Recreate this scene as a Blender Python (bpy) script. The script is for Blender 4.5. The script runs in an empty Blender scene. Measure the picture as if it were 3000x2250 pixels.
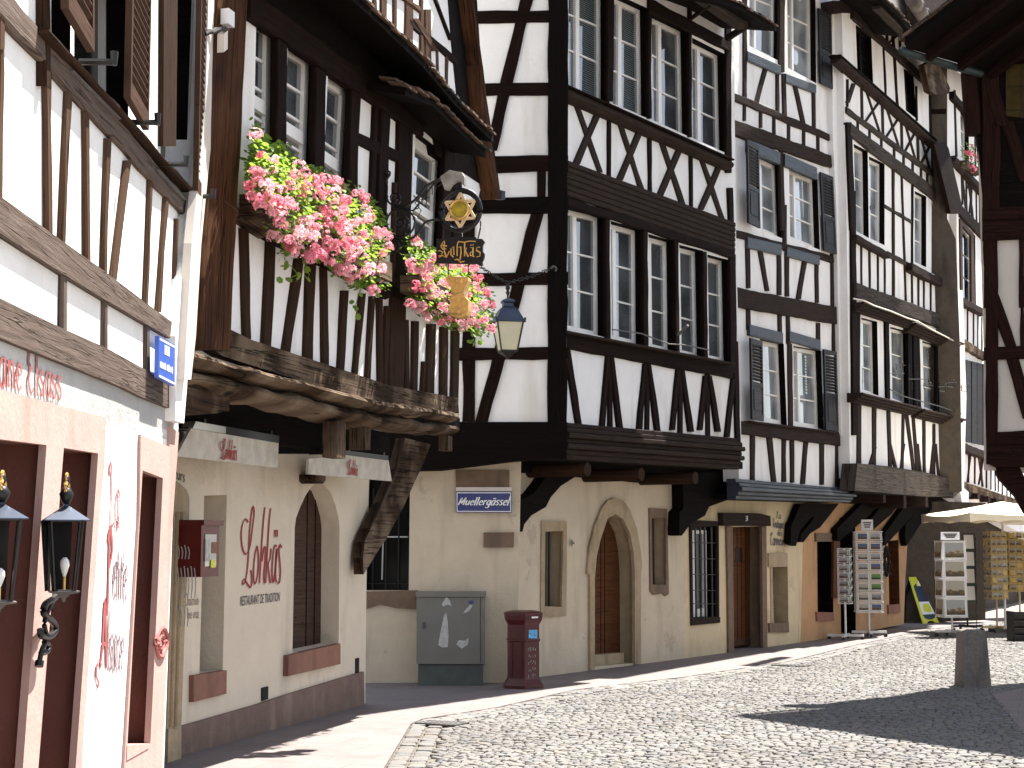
import bpy, math, random
from mathutils import Vector, geometry, noise
R=math.radians
rnd=random.Random(7)
C=bpy.context.scene.collection
sc=bpy.context.scene
# ---------------------------------------------------------------- camera
F=4800.0; EYE=1.65; TH=math.atan(465/F)
cam=bpy.data.cameras.new('camera'); co=bpy.data.objects.new('camera',cam); C.objects.link(co)
co.location=(0,0,EYE); co.rotation_euler=(R(90)+TH,0,0)
cam.sensor_width=36; cam.lens=F/3000*36; cam.clip_end=500; sc.camera=co
# ---------------------------------------------------------------- light
SUN_AZ=R(42); SUN_EL=R(64.5)
w=bpy.data.worlds.new('World'); sc.world=w; w.use_nodes=True
nt=w.node_tree; bg=nt.nodes['Background']; sky=nt.nodes.new('ShaderNodeTexSky'); sky.sky_type='NISHITA'
sky.sun_disc=False; sky.sun_elevation=SUN_EL; sky.sun_rotation=SUN_AZ; sky.altitude=150
hs=nt.nodes.new('ShaderNodeHueSaturation'); hs.inputs['Saturation'].default_value=.55; nt.links.new(sky.outputs[0],hs.inputs['Color']); nt.links.new(hs.outputs[0],bg.inputs[0]); bg.inputs[1].default_value=0.066
sl=bpy.data.lights.new('sun','SUN'); sl.energy=5.0; sl.angle=R(0.5); sl.color=(1.0,.955,.88)
so=bpy.data.objects.new('sun',sl); C.objects.link(so)
sd=Vector((math.sin(SUN_AZ)*math.cos(SUN_EL),math.cos(SUN_AZ)*math.cos(SUN_EL),math.sin(SUN_EL)))
so.rotation_euler=sd.to_track_quat('Z','Y').to_euler(); so.location=(0,0,30)
sc.view_settings.view_transform='Standard'; sc.view_settings.look='None'; sc.view_settings.gamma=1
sc.view_settings.exposure=1.92
try: sc.cycles.max_bounces=6; sc.cycles.use_denoising=True
except Exception: pass
# ---------------------------------------------------------------- tracing: a photo pixel read on a real plane
ct,st=math.cos(TH),math.sin(TH)
def ray(px,py):
    x=(px-1500)/F; y=(1125-py)/F
    return Vector((x, ct-y*st, st+y*ct))
def G(px,py,h=0.0):
    d=ray(px,py); t=(h-EYE)/d.z
    return Vector((d.x*t,d.y*t,h))
VW={0:(0,0,1.3562),1:(0,0,.3617),2:(600,0,.4521),3:(1400,0,.3617),4:(2100,0,.4069),5:(0,550,.2712),6:(550,550,.4069),
 7:(1350,550,.4069),8:(2100,600,.4069),9:(0,950,.3617),10:(500,1200,.3617),11:(1050,1250,.3617),12:(1500,1350,.4069),
 13:(0,1500,.4521),14:(1000,1500,.4521),15:(2000,1500,.4521),16:(2200,1350,.3617),17:(2550,0,.2049),18:(2650,300,.3617),
 19:(2550,850,.3918),20:(1100,450,.3617),21:(450,950,.4069),99:(0,0,1)}
def V(v,x,y):
    a=VW[v]; return (a[0]+a[2]*x, a[1]+a[2]*y)
def VL(v,*pts): return [V(v,*p) for p in pts]
class Fac:
    """a vertical facade plane: origin on the ground, direction along the wall, normal towards the street"""
    def __init__(s,O,deg,d=0.0):
        a=R(deg); s.t=Vector((math.sin(a),math.cos(a),0)); s.n=Vector((math.cos(a),-math.sin(a),0))
        s.O=Vector((O[0],O[1],0))+s.n*d; s.deg=deg
    def off(s,d): 
        f=Fac((0,0),s.deg); f.O=s.O+s.n*d; return f
    def P(s,px,py,d=0.0):
        r=ray(px,py); k=((s.O+s.n*d-Vector((0,0,EYE))).dot(s.n))/r.dot(s.n)
        return Vector((0,0,EYE))+r*k
    def L(s,px,py,d=0.0):
        p=s.P(px,py,d); return ((p-s.O).dot(s.t), p.z)
    def W(s,a,h,d=0.0): return s.O+s.t*a+s.n*d+Vector((0,0,h))
# ---------------------------------------------------------------- materials
MT={}
def newmat(n):
    m=bpy.data.materials.new(n); m.use_nodes=True; return m,m.node_tree,m.node_tree.nodes['Principled BSDF']
def N(nt,t,**k):
    n=nt.nodes.new(t)
    for a,b in k.items():
        if a in n.inputs: n.inputs[a].default_value=b
        else: setattr(n,a,b)
    return n
def ramp(nt,src,stops):
    r=nt.nodes.new('ShaderNodeValToRGB'); e=r.color_ramp.elements
    while len(e)<len(stops): e.new(.5)
    for i,(p,c) in enumerate(stops): e[i].position=p; e[i].color=(*c,1)
    nt.links.new(src,r.inputs[0]); return r.outputs[0]
def bump(nt,p,h,s=.5,d=.01):
    b=N(nt,'ShaderNodeBump'); b.inputs['Strength'].default_value=s; b.inputs['Distance'].default_value=d
    nt.links.new(h,b.inputs['Height']); nt.links.new(b.outputs[0],p.inputs['Normal'])
def mixc(nt,f,a,b,mode='MIX'):
    m=nt.nodes.new('ShaderNodeMix'); m.data_type='RGBA'; m.blend_type=mode
    for i,v in ((0,f),(6,a),(7,b)):
        if isinstance(v,(int,float)): m.inputs[i].default_value=v
        elif isinstance(v,tuple): m.inputs[i].default_value=(*v,1)
        else: nt.links.new(v,m.inputs[i])
    return m.outputs[2]
def plaster(n,c,rough=.9,stain=.12,dark=None,scale=3.0,bs=.35,patch=0):
    m,nt,p=newmat(n); tc=N(nt,'ShaderNodeTexCoord'); o=tc.outputs['Object']
    a=N(nt,'ShaderNodeTexNoise',Scale=scale,Detail=6.0,Roughness=.65); nt.links.new(o,a.inputs[0])
    mp=N(nt,'ShaderNodeMapping'); mp.inputs['Scale'].default_value=(2.5,2.5,.5); nt.links.new(o,mp.inputs[0])
    b=N(nt,'ShaderNodeTexNoise',Scale=1.6,Detail=5.0); nt.links.new(mp.outputs[0],b.inputs[0])
    d=dark or tuple(x*(1-stain*2.4) for x in c)
    c1=mixc(nt,ramp(nt,a.outputs[0],[(.35,(0,0,0)),(.7,(1,1,1))]),tuple(x*(1-stain) for x in c),c)
    c2=mixc(nt,ramp(nt,b.outputs[0],[(.52,(0,0,0)),(.75,(1,1,1))]),c1,d)
    if patch:
        q=N(nt,'ShaderNodeTexNoise',Scale=.9,Detail=8.0,Roughness=.7); nt.links.new(o,q.inputs[0])
        c2=mixc(nt,ramp(nt,q.outputs[0],[(.60,(0,0,0)),(.615,(patch,)*3)]),c2,tuple(x*.62 for x in c))
    nt.links.new(c2,p.inputs['Base Color']); p.inputs['Roughness'].default_value=rough
    f=N(nt,'ShaderNodeTexNoise',Scale=45.0,Detail=4.0); nt.links.new(o,f.inputs[0])
    g=N(nt,'ShaderNodeTexNoise',Scale=5.0,Detail=3.0); nt.links.new(o,g.inputs[0])
    ad=N(nt,'ShaderNodeMath',operation='MULTIPLY_ADD'); nt.links.new(g.outputs[0],ad.inputs[0]); ad.inputs[1].default_value=3.0; nt.links.new(f.outputs[0],ad.inputs[2])
    bump(nt,p,ad.outputs[0],bs,.012); MT[n]=m; return m
def wood(n,a,b,c=None,rough=.8,bs=.6,gs=1.0,crack=.5,spec=.06):
    m,nt,p=newmat(n); tc=N(nt,'ShaderNodeTexCoord'); mp=N(nt,'ShaderNodeMapping')
    mp.inputs['Scale'].default_value=(1.3*gs,22*gs,1); nt.links.new(tc.outputs['UV'],mp.inputs[0])
    x=N(nt,'ShaderNodeTexNoise',Scale=1.6,Detail=8.0,Roughness=.7,Distortion=.6); nt.links.new(mp.outputs[0],x.inputs[0])
    y=N(nt,'ShaderNodeTexNoise',Scale=2.2,Detail=3.0); nt.links.new(tc.outputs['UV'],y.inputs[0])
    cc=ramp(nt,x.outputs[0],[(.3,a),(.7,b)])
    cc=mixc(nt,ramp(nt,y.outputs[0],[(.4,(0,0,0)),(.75,(1,1,1))]),cc,c or a)
    mp2=N(nt,'ShaderNodeMapping'); mp2.inputs['Scale'].default_value=(.38*gs,13*gs,1); nt.links.new(tc.outputs['UV'],mp2.inputs[0])
    z=N(nt,'ShaderNodeTexNoise',Scale=1.5,Detail=3.0,Roughness=.6,Distortion=.25); nt.links.new(mp2.outputs[0],z.inputs[0])
    ck=ramp(nt,z.outputs[0],[(.485,(1,1,1)),(.5,(0,0,0)),(.515,(1,1,1))])
    cc=mixc(nt,crack,cc,ck,'MULTIPLY')
    nt.links.new(cc,p.inputs['Base Color']); p.inputs['Roughness'].default_value=rough; p.inputs['Specular IOR Level'].default_value=spec
    ad=N(nt,'ShaderNodeMath',operation='MULTIPLY_ADD'); nt.links.new(ck,ad.inputs[0]); ad.inputs[1].default_value=.8; nt.links.new(x.outputs[0],ad.inputs[2])
    bump(nt,p,ad.outputs[0],bs,.012); MT[n]=m; return m
def plain(n,c,rough=.5,metal=0,spec=.5,nz=.08,sc_=8.0,bs=0):
    m,nt,p=newmat(n); tc=N(nt,'ShaderNodeTexCoord'); a=N(nt,'ShaderNodeTexNoise',Scale=sc_,Detail=5.0); nt.links.new(tc.outputs['Object'],a.inputs[0])
    cc=ramp(nt,a.outputs[0],[(.3,tuple(x*(1-nz) for x in c)),(.7,tuple(min(1,x*(1+nz)) for x in c))])
    nt.links.new(cc,p.inputs['Base Color']); p.inputs['Roughness'].default_value=rough; p.inputs['Metallic'].default_value=metal; p.inputs['Specular IOR Level'].default_value=spec
    if bs: bump(nt,p,a.outputs[0],bs,.01)
    MT[n]=m; return m
plaster('lime_white',(.86,.85,.83),stain=.06,bs=.35,patch=.06)
plaster('white_upper',(.87,.855,.84),stain=.07,bs=.35,dark=(.70,.66,.61),patch=.10)
plaster('stucco_grey',(.50,.46,.44),stain=.2,bs=.6,scale=9)
plaster('cream_wall',(.70,.60,.47),stain=.10,bs=.3,dark=(.50,.42,.33),patch=.25)
plaster('sand_wall',(.60,.50,.37),stain=.12,bs=.4,dark=(.42,.34,.25),patch=.6)
plaster('yellow_wall',(.64,.52,.33),stain=.12,bs=.4,dark=(.45,.37,.25),patch=.5)
plaster('orange_wall',(.52,.30,.15),stain=.18,bs=.4,dark=(.30,.19,.11),patch=.5)
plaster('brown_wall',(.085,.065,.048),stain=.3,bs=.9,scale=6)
plaster('pink_stone',(.47,.305,.265),stain=.10,bs=.2,dark=(.36,.23,.195),scale=3)
plaster('reveal_stone_shaded',(.17,.062,.045),stain=.15,bs=.4)  # pink stone darkened for the reveals, shade put into its colour
plaster('tan_stone',(.42,.32,.20),stain=.22,bs=.6,dark=(.22,.16,.10),scale=7)
plaster('brown_stone',(.20,.13,.085),stain=.3,bs=.6,dark=(.10,.07,.05),scale=7)
plaster('sill_stone',(.28,.13,.09),stain=.2,bs=.4,scale=7)
plaster('plinth_stone',(.20,.13,.10),stain=.25,bs=.5,dark=(.28,.20,.16),scale=5)
plaster('granite',(.20,.17,.15),stain=.35,bs=.5,scale=30)
wood('timber_dark',(.004,.002,.0016),(.022,.011,.008),(.009,.0048,.004),crack=.5)
wood('timber_black',(.003,.002,.0018),(.009,.0055,.005),(.005,.0035,.003),crack=.4)
wood('timber_grey',(.075,.054,.044),(.17,.13,.11),(.12,.09,.074),crack=.6,bs=.8)
wood('timber_brown',(.05,.027,.017),(.115,.066,.042),(.08,.045,.028),crack=.5,bs=.6)
wood('timber_post',(.035,.014,.007),(.11,.048,.022),(.028,.012,.007),crack=.7,bs=1.0,gs=.7)
wood('timber_worn_glint',(.010,.006,.004),(.065,.038,.022),(.22,.16,.11),crack=.9,bs=1.0,gs=.7)  # pale patches are wear, brightened to imitate highlights on the logs
wood('timber_stud',(.02,.011,.007),(.05,.026,.015),(.03,.016,.010),crack=.5)
wood('timber_mauve',(.020,.013,.011),(.045,.031,.027),(.030,.021,.018),crack=.6)
wood('timber_log',(.035,.028,.024),(.085,.070,.060),(.055,.045,.038),crack=.8,bs=1.0)
wood('timber_red',(.012,.005,.004),(.030,.012,.009),(.020,.008,.006),crack=.5,bs=.9,gs=1.4)
wood('timber_rail',(.018,.011,.009),(.048,.034,.028),(.030,.021,.017),crack=.4,gs=1.5)
wood('door_wood',(.075,.028,.012),(.14,.055,.024),(.10,.04,.018),crack=.3,rough=.5)
wood('shutter_brown',(.05,.028,.018),(.09,.052,.036),(.07,.04,.026),crack=.2,rough=.6)
wood('shutter_dark',(.011,.010,.012),(.020,.018,.020),(.015,.014,.017),crack=.15,rough=.5,spec=.2)
wood('slate_paint',(.018,.026,.040),(.030,.042,.062),(.024,.034,.050),crack=.25,rough=.5,spec=.4)
wood('board_brown',(.045,.024,.016),(.085,.048,.033),(.06,.034,.024),crack=.4,rough=.6)
plain('white_paint',(.83,.81,.78),.45,nz=.04)
plain('white_metal',(.7,.7,.7),.3,nz=.04)
plain('cream_metal',(.62,.56,.50),.5,nz=.06)
plain('black_iron',(.012,.012,.013),.4,.3,nz=.2)
plain('lantern_blue',(.05,.065,.10),.35,.5,nz=.2)
plain('lamp_glass',(.62,.58,.40),.35,nz=.05)
plain('gold',(.75,.48,.16),.35,.7,nz=.2,sc_=30,bs=.3)
plain('pale_gold',(.80,.60,.36),.5,.1,nz=.1)
plain('amber',(.42,.30,.03),.2,nz=.45,sc_=14)
plain('red_paint',(.10,.012,.010),.35,nz=.15)
plain('postbox_red',(.060,.006,.007),.35,nz=.15)
plain('letter_red',(.30,.06,.06),.8,nz=.05)
plain('letter_dark_red',(.30,.03,.03),.8,nz=.05)
plain('letter_mauve',(.20,.12,.14),.8,nz=.05)
plain('letter_grey',(.10,.09,.10),.8,nz=.05)
plain('letter_brown',(.10,.06,.05),.8,nz=.05)
plain('sign_blue',(.008,.016,.14),.3,nz=.05)
plain('sign_bright_blue',(.05,.12,.48),.3,nz=.05)
plain('sign_white',(.8,.8,.82),.4,nz=.03)
plain('cabinet_grey',(.155,.145,.125),.6,nz=.1,sc_=4)
plain('cabinet_base',(.07,.075,.065),.7,nz=.15)
plain('paper_scrap',(.42,.42,.40),.8,nz=.2,sc_=20)
plain('awning_cloth',(.52,.47,.40),.85,nz=.16,sc_=9,bs=.2)
plain('awning_bar',(.45,.42,.38),.3,.6,nz=.05)
plain('parasol_cloth',(.86,.78,.60),.8,nz=.04)
plain('bird_grey',(.34,.31,.27),.5,.2,nz=.3)
plain('parasol_red',(.38,.03,.03),.7,nz=.04)
plain('yellow_board',(.62,.62,.03),.4,nz=.03)
plain('navy_board',(.012,.02,.06),.4,nz=.1)
plain('rack_white',(.72,.72,.72),.4,nz=.04)
plain('rack_yellow',(.50,.36,.12),.5,nz=.15,sc_=25)
plain('rack_beige',(.55,.42,.22),.5,nz=.1)
plain('rack_green',(.02,.05,.035),.5,nz=.1)
plain('rubber_black',(.01,.01,.01),.6,nz=.1)
plain('pipe_metal',(.11,.105,.10),.6,.2,nz=.3)
plain('copper_green',(.025,.038,.035),.5,.3,nz=.25)
plain('skylight_blue',(.10,.35,.62),.3,nz=.6,sc_=40)
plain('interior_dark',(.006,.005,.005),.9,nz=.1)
plain('bulb',(.75,.75,.72),.2,nz=.02)
plain('leaded_amber',(.040,.026,.005),.6,nz=.3,sc_=12,spec=.1)
plaster('pinkish_wall',(.60,.53,.47),stain=.08,bs=.3)
plain('emblem_red',(.35,.10,.09),.6,nz=.1)
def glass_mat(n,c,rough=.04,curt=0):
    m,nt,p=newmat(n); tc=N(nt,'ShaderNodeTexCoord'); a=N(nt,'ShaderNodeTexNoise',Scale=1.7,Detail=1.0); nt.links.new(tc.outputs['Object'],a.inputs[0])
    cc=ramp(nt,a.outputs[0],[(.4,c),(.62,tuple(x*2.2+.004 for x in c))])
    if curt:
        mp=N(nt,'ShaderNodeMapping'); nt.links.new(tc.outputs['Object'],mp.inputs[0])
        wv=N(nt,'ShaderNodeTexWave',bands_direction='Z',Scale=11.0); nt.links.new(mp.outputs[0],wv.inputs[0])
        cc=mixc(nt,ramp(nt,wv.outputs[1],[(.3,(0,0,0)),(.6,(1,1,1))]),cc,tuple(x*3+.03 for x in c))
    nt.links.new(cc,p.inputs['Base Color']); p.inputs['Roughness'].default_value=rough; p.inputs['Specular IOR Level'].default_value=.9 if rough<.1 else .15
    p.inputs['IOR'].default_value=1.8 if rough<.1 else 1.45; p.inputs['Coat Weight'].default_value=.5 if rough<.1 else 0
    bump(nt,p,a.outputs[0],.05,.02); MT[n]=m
glass_mat('glass_dark',(.055,.060,.064)); glass_mat('glass_pale',(.19,.205,.215)); glass_mat('glass_blind',(.035,.042,.045),curt=1); glass_mat('glass_black',(.004,.004,.004),.15)  # dark and pale pane bases lightened to stand in for reflected sky
def tile_mat():
    m,nt,p=newmat('roof_tile'); tc=N(nt,'ShaderNodeTexCoord'); mp=N(nt,'ShaderNodeMapping'); nt.links.new(tc.outputs['UV'],mp.inputs[0])
    b=N(nt,'ShaderNodeTexBrick'); b.inputs['Scale'].default_value=1; b.inputs['Brick Width'].default_value=.17; b.inputs['Row Height'].default_value=.15
    b.inputs['Mortar Size'].default_value=.012; b.inputs['Color1'].default_value=(.12,.065,.04,1); b.inputs['Color2'].default_value=(.06,.035,.025,1); b.inputs['Mortar'].default_value=(.01,.007,.005,1)
    nt.links.new(mp.outputs[0],b.inputs[0]); nt.links.new(b.outputs[0],p.inputs['Base Color']); p.inputs['Roughness'].default_value=.85
    bump(nt,p,b.outputs[1],-.8,.02); MT['roof_tile']=m
tile_mat()
def photo_mat(n,seed,sky_,mid,low):
    m,nt,p=newmat(n); tc=N(nt,'ShaderNodeTexCoord'); sp=N(nt,'ShaderNodeSeparateXYZ'); nt.links.new(tc.outputs['UV'],sp.inputs[0])
    a=N(nt,'ShaderNodeTexNoise',Scale=5.0,Detail=4.0); a.noise_dimensions='4D'; a.inputs['W'].default_value=seed; nt.links.new(tc.outputs['UV'],a.inputs[0])
    ad=N(nt,'ShaderNodeMath',operation='MULTIPLY_ADD'); nt.links.new(a.outputs[0],ad.inputs[0]); ad.inputs[1].default_value=1.1; nt.links.new(sp.outputs[1],ad.inputs[2])
    cc=ramp(nt,ad.outputs[0],[(.55,low),(.8,tuple(x*.5 for x in mid)),(.95,mid),(1.1 if False else 1.0,sky_)])
    nt.links.new(cc,p.inputs['Base Color']); p.inputs['Roughness'].default_value=.25; MT[n]=m
photo_mat('print_town',1.3,(.30,.32,.33),(.20,.14,.08),(.04,.035,.02))
photo_mat('print_street',4.1,(.22,.24,.28),(.14,.08,.05),(.03,.02,.015))
photo_mat('print_green',7.7,(.10,.22,.05),(.06,.07,.03),(.02,.03,.01))
photo_mat('print_river',9.2,(.06,.10,.20),(.16,.08,.04),(.03,.025,.03))
photo_mat('print_old',12.9,(.34,.33,.28),(.16,.11,.06),(.05,.05,.04))
def M(n): return MT[n]
# ---------------------------------------------------------------- mesh helpers
def setp(o,label=None,cat=None,group=None,kind=None):
    if label: o['label']=label
    if cat: o['category']=cat
    if group: o['group']=group
    if kind: o['kind']=kind
    return o
def thing(name,label,cat,loc=(0,0,0),group=None,kind=None):
    o=bpy.data.objects.new(name,None); C.objects.link(o); o.location=loc; o.empty_display_size=.2
    return setp(o,label,cat,group,kind)
def rootloc(p):
    v=Vector((0,0,0))
    while p is not None: v=v+Vector(p.location); p=p.parent
    return v
class MB:
    def __init__(s): s.v=[]; s.f=[]; s.m=[]; s.uv=[]
    def add(s,vs,fs,uvs=None,mi=0):
        b=len(s.v); s.v+= [Vector(v) for v in vs]
        for i,f in enumerate(fs):
            s.f.append([b+k for k in f]); s.m.append(mi)
            s.uv.append([tuple(uvs[k]) for k in f] if uvs else None)
    def quad(s,a,b,c,d,uv=None,mi=0): s.add([a,b,c,d],[(0,1,2,3)],uv,mi)
    def box(s,o,x,y,z,mi=0):
        """oriented box: centre o, half-axis vectors x,y,z"""
        o=Vector(o);x=Vector(x);y=Vector(y);z=Vector(z)
        vs=[o+a*x+b*y+c*z for c in(-1,1) for b in(-1,1) for a in(-1,1)]
        fs=[(0,2,3,1),(4,5,7,6),(0,1,5,4),(2,6,7,3),(0,4,6,2),(1,3,7,5)]
        lx,ly,lz=2*x.length,2*y.length,2*z.length; r=rnd.random()*20
        dims=[(lx,ly),(lx,ly),(lx,lz),(lx,lz),(ly,lz),(ly,lz)]
        b0=len(s.v); s.v+=vs
        for f,(p,q) in zip(fs,dims):
            s.f.append([b0+k for k in f]); s.m.append(mi)
            e=[(0,0),(1,0),(1,1),(0,1)]
            va,vb=vs[f[0]],vs[f[1]]; l1=(vb-va).length; l2=(vs[f[3]]-va).length
            if l1>=l2: s.uv.append([(r+a*l1,r+b*l2) for a,b in e])
            else: s.uv.append([(r+b*l2,r+a*l1) for a,b in e])
    def abox(s,x0,x1,y0,y1,z0,z1,mi=0):
        s.box(((x0+x1)/2,(y0+y1)/2,(z0+z1)/2),((x1-x0)/2,0,0),(0,(y1-y0)/2,0),(0,0,(z1-z0)/2),mi)
    def tube(s,pts,r,n=8,mi=0,cap=True,r2=None):
        pts=[Vector(p) for p in pts]; rings=[]; b=len(s.v); L=0; us=[]
        up=Vector((0,0,1))
        for i,p in enumerate(pts):
            t=(pts[min(i+1,len(pts)-1)]-pts[max(i-1,0)]).normalized()
            a=t.cross(up)
            if a.length<.1: a=t.cross(Vector((1,0,0)))
            a.normalize(); c=t.cross(a); 
            if i: L+=(p-pts[i-1]).length
            rr=r[i] if isinstance(r,(list,tuple)) else r
            for k in range(n):
                q=2*math.pi*k/n; s.v.append(p+a*math.cos(q)*rr+c*math.sin(q)*rr)
            us.append(L)
        for i in range(len(pts)-1):
            for k in range(n):
                k2=(k+1)%n
                s.f.append([b+i*n+k,b+i*n+k2,b+(i+1)*n+k2,b+(i+1)*n+k]); s.m.append(mi)
                s.uv.append([(us[i],k/n*.5),(us[i],(k+1)/n*.5),(us[i+1],(k+1)/n*.5),(us[i+1],k/n*.5)])
        if cap:
            s.f.append([b+k for k in range(n)][::-1]); s.m.append(mi); s.uv.append(None)
            s.f.append([b+(len(pts)-1)*n+k for k in range(n)]); s.m.append(mi); s.uv.append(None)
    def lathe(s,o,prof,n=16,mi=0,ang=0,sq=None):
        """profile [(r,z)]"""
        o=Vector(o); b=len(s.v)
        for r,z in prof:
            for k in range(n):
                q=2*math.pi*(k+.5)/n+ang; s.v.append(o+Vector((math.cos(q)*r,math.sin(q)*r,z)))
        for i in range(len(prof)-1):
            for k in range(n):
                k2=(k+1)%n; s.f.append([b+i*n+k,b+i*n+k2,b+(i+1)*n+k2,b+(i+1)*n+k]); s.m.append(mi); s.uv.append([(k/n,prof[i][1]),((k+1)/n,prof[i][1]),((k+1)/n,prof[i+1][1]),(k/n,prof[i+1][1])])
        s.f.append([b+k for k in range(n)][::-1]); s.m.append(mi); s.uv.append(None)
        s.f.append([b+(len(prof)-1)*n+k for k in range(n)]); s.m.append(mi); s.uv.append(None)
    def build(s,name,mats,parent=None,smooth=False,loc=None):
        base=rootloc(parent) if parent is not None else Vector(loc or (0,0,0))
        me=bpy.data.meshes.new(name); me.from_pydata([tuple(v-base) for v in s.v],[],s.f)
        if not isinstance(mats,(list,tuple)): mats=[mats]
        for m in mats: me.materials.append(M(m) if isinstance(m,str) else m)
        me.polygons.foreach_set('material_index',s.m)
        if any(u for u in s.uv):
            ul=me.uv_layers.new(name='UVMap'); flat=[]
            for f,u in zip(s.f,s.uv):
                if u is None: u=[(0,0)]*len(f)
                for q in u: flat+=[q[0],q[1]]
            ul.data.foreach_set('uv',flat)
        if smooth: me.polygons.foreach_set('use_smooth',[True]*len(s.f))
        me.update(); o=bpy.data.objects.new(name,me); C.objects.link(o)
        if parent is not None: o.parent=parent
        else: o.location=base
        return o
DK=[0]
def dj(): DK[0]+=1; return (DK[0]%23)*.00022
def strip(mb,fac,A0,A1,B0,B1,d0,d1,ch=.012,wob=.009,mi=0,seg=.2,rounded=0):
    """timber between line A0-A1 and line B0-B1 (local (s,h) points), proud from d0 to d1, hand-hewn edges"""
    L=max(math.hypot(A1[0]-A0[0],A1[1]-A0[1]),math.hypot(B1[0]-B0[0],B1[1]-B0[1])); n=max(1,int(L/seg))
    r=rnd.random()*50; b=len(mb.v); ws=[]
    if rounded: prof=[(0,0),(0,.3),(.12,.72),(.3,.93),(.5,1),(.7,.93),(.88,.72),(1,.3),(1,0)]
    for i in range(n+1):
        k=i/n; a=(A0[0]+(A1[0]-A0[0])*k,A0[1]+(A1[1]-A0[1])*k); c=(B0[0]+(B1[0]-B0[0])*k,B0[1]+(B1[1]-B0[1])*k)
        wv=(c[0]-a[0],c[1]-a[1]); W_=max(math.hypot(*wv),1e-4); e=min(.3,ch/W_)
        wa=noise.noise(Vector((r,k*L*2.3,1)))*wob*2/W_; wb=noise.noise(Vector((r,k*L*2.3,9)))*wob*2/W_
        if not rounded: prof=[(0,0),(0,1-ch/max(.001,d1-d0) if d1-d0>ch*1.5 else .5),(e,1),(1-e,1),(1,1-ch/max(.001,d1-d0) if d1-d0>ch*1.5 else .5),(1,0)]
        for (u,dd) in prof:
            uu=u+wa*(1-u)+wb*u; jit=noise.noise(Vector((r+5,k*L*3,u*4)))*wob*.8 if 0<u<1 else 0
            mb.v.append(fac.W(a[0]+wv[0]*uu,a[1]+wv[1]*uu,d0+(d1-d0)*dd+jit))
        ws.append(W_)
    P=len(prof)
    for i in range(n):
        for j in range(P-1):
            mb.f.append([b+i*P+j,b+i*P+j+1,b+(i+1)*P+j+1,b+(i+1)*P+j]); mb.m.append(mi)
            v0=prof[j][0]*ws[i]+prof[j][1]*.08; v1=prof[j+1][0]*ws[i]+prof[j+1][1]*.08
            mb.uv.append([(r+i*L/n,r+v0),(r+i*L/n,r+v1),(r+(i+1)*L/n,r+v1),(r+(i+1)*L/n,r+v0)])
    for i in (0,n):
        f=[b+i*P+j for j in range(P)]
        mb.f.append(f if i else f[::-1]); mb.m.append(mi); mb.uv.append([(r+.1*q,r) for q in range(P)])
def bar(par,fac,v,c,w1,w2=None,mode='v',name='timber_post',mat='timber_dark',d0=-.02,d1=.03,**k):
    """timber traced by its centre line in photo view v; width measured across (mode v: horizontally, h: vertically)"""
    w2=w1 if w2 is None else w2; x1,y1,x2,y2=c; d1=d1+dj()
    if mode=='v': q=[(x1-w1/2,y1),(x2-w2/2,y2),(x1+w1/2,y1),(x2+w2/2,y2)]
    else: q=[(x1,y1-w1/2),(x2,y2-w2/2),(x1,y1+w1/2),(x2,y2+w2/2)]
    q=[fac.L(*V(v,*p),d1) for p in q]
    mb=MB(); strip(mb,fac,q[0],q[1],q[2],q[3],d0,d1,**k)
    return mb.build(name,mat,par)
def posts(par,fac,v,mat,lst,name='timber_post',d1=.025,**k):
    for t in lst: bar(par,fac,v,t[:4],t[4],t[5] if len(t)>5 else None,'v',name,mat,d1=d1,**k)
def rail(par,fac,v,mat,c,w1,w2=None,d1=.035,name='timber_rail',**k): return bar(par,fac,v,c,w1,w2,'h',name,mat,d1=d1,**k)
def tess(loop,holes=()):
    ls=[[Vector((p[0],p[1],0)) for p in loop]]+[[Vector((p[0],p[1],0)) for p in h] for h in holes]
    return [p for l in ls for p in l], geometry.tessellate_polygon(ls)
def prism(par,fac,v,pts,d0,d1,name,mat,holes=(),k=None,local=False,mb=None,uvs=1.0,mi=0):
    """outline (photo view v, traced at d1) given a real thickness d0..d1"""
    own=mb is None; mb=mb or MB(); d1=d1+(dj() if own else 0)
    lp=pts if local else [fac.L(*V(v,*p),d1) for p in pts]
    hs=[(h if local else [fac.L(*V(v,*p),d1) for p in h]) for h in holes]
    flat,tri=tess(lp,hs); r=0
    mb.add([fac.W(p.x,p.y,d1) for p in flat],tri,[(p.x*uvs,p.y*uvs) for p in flat],mi)
    for l in [lp]+list(hs):
        for i in range(len(l)):
            a,b=l[i],l[(i+1)%len(l)]
            mb.quad(fac.W(a[0],a[1],d0),fac.W(b[0],b[1],d0),fac.W(b[0],b[1],d1),fac.W(a[0],a[1],d1),[(0,0),(.3,0),(.3,.1),(0,.1)],mi)
    if own: return mb.build(name,mat,par)
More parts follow.
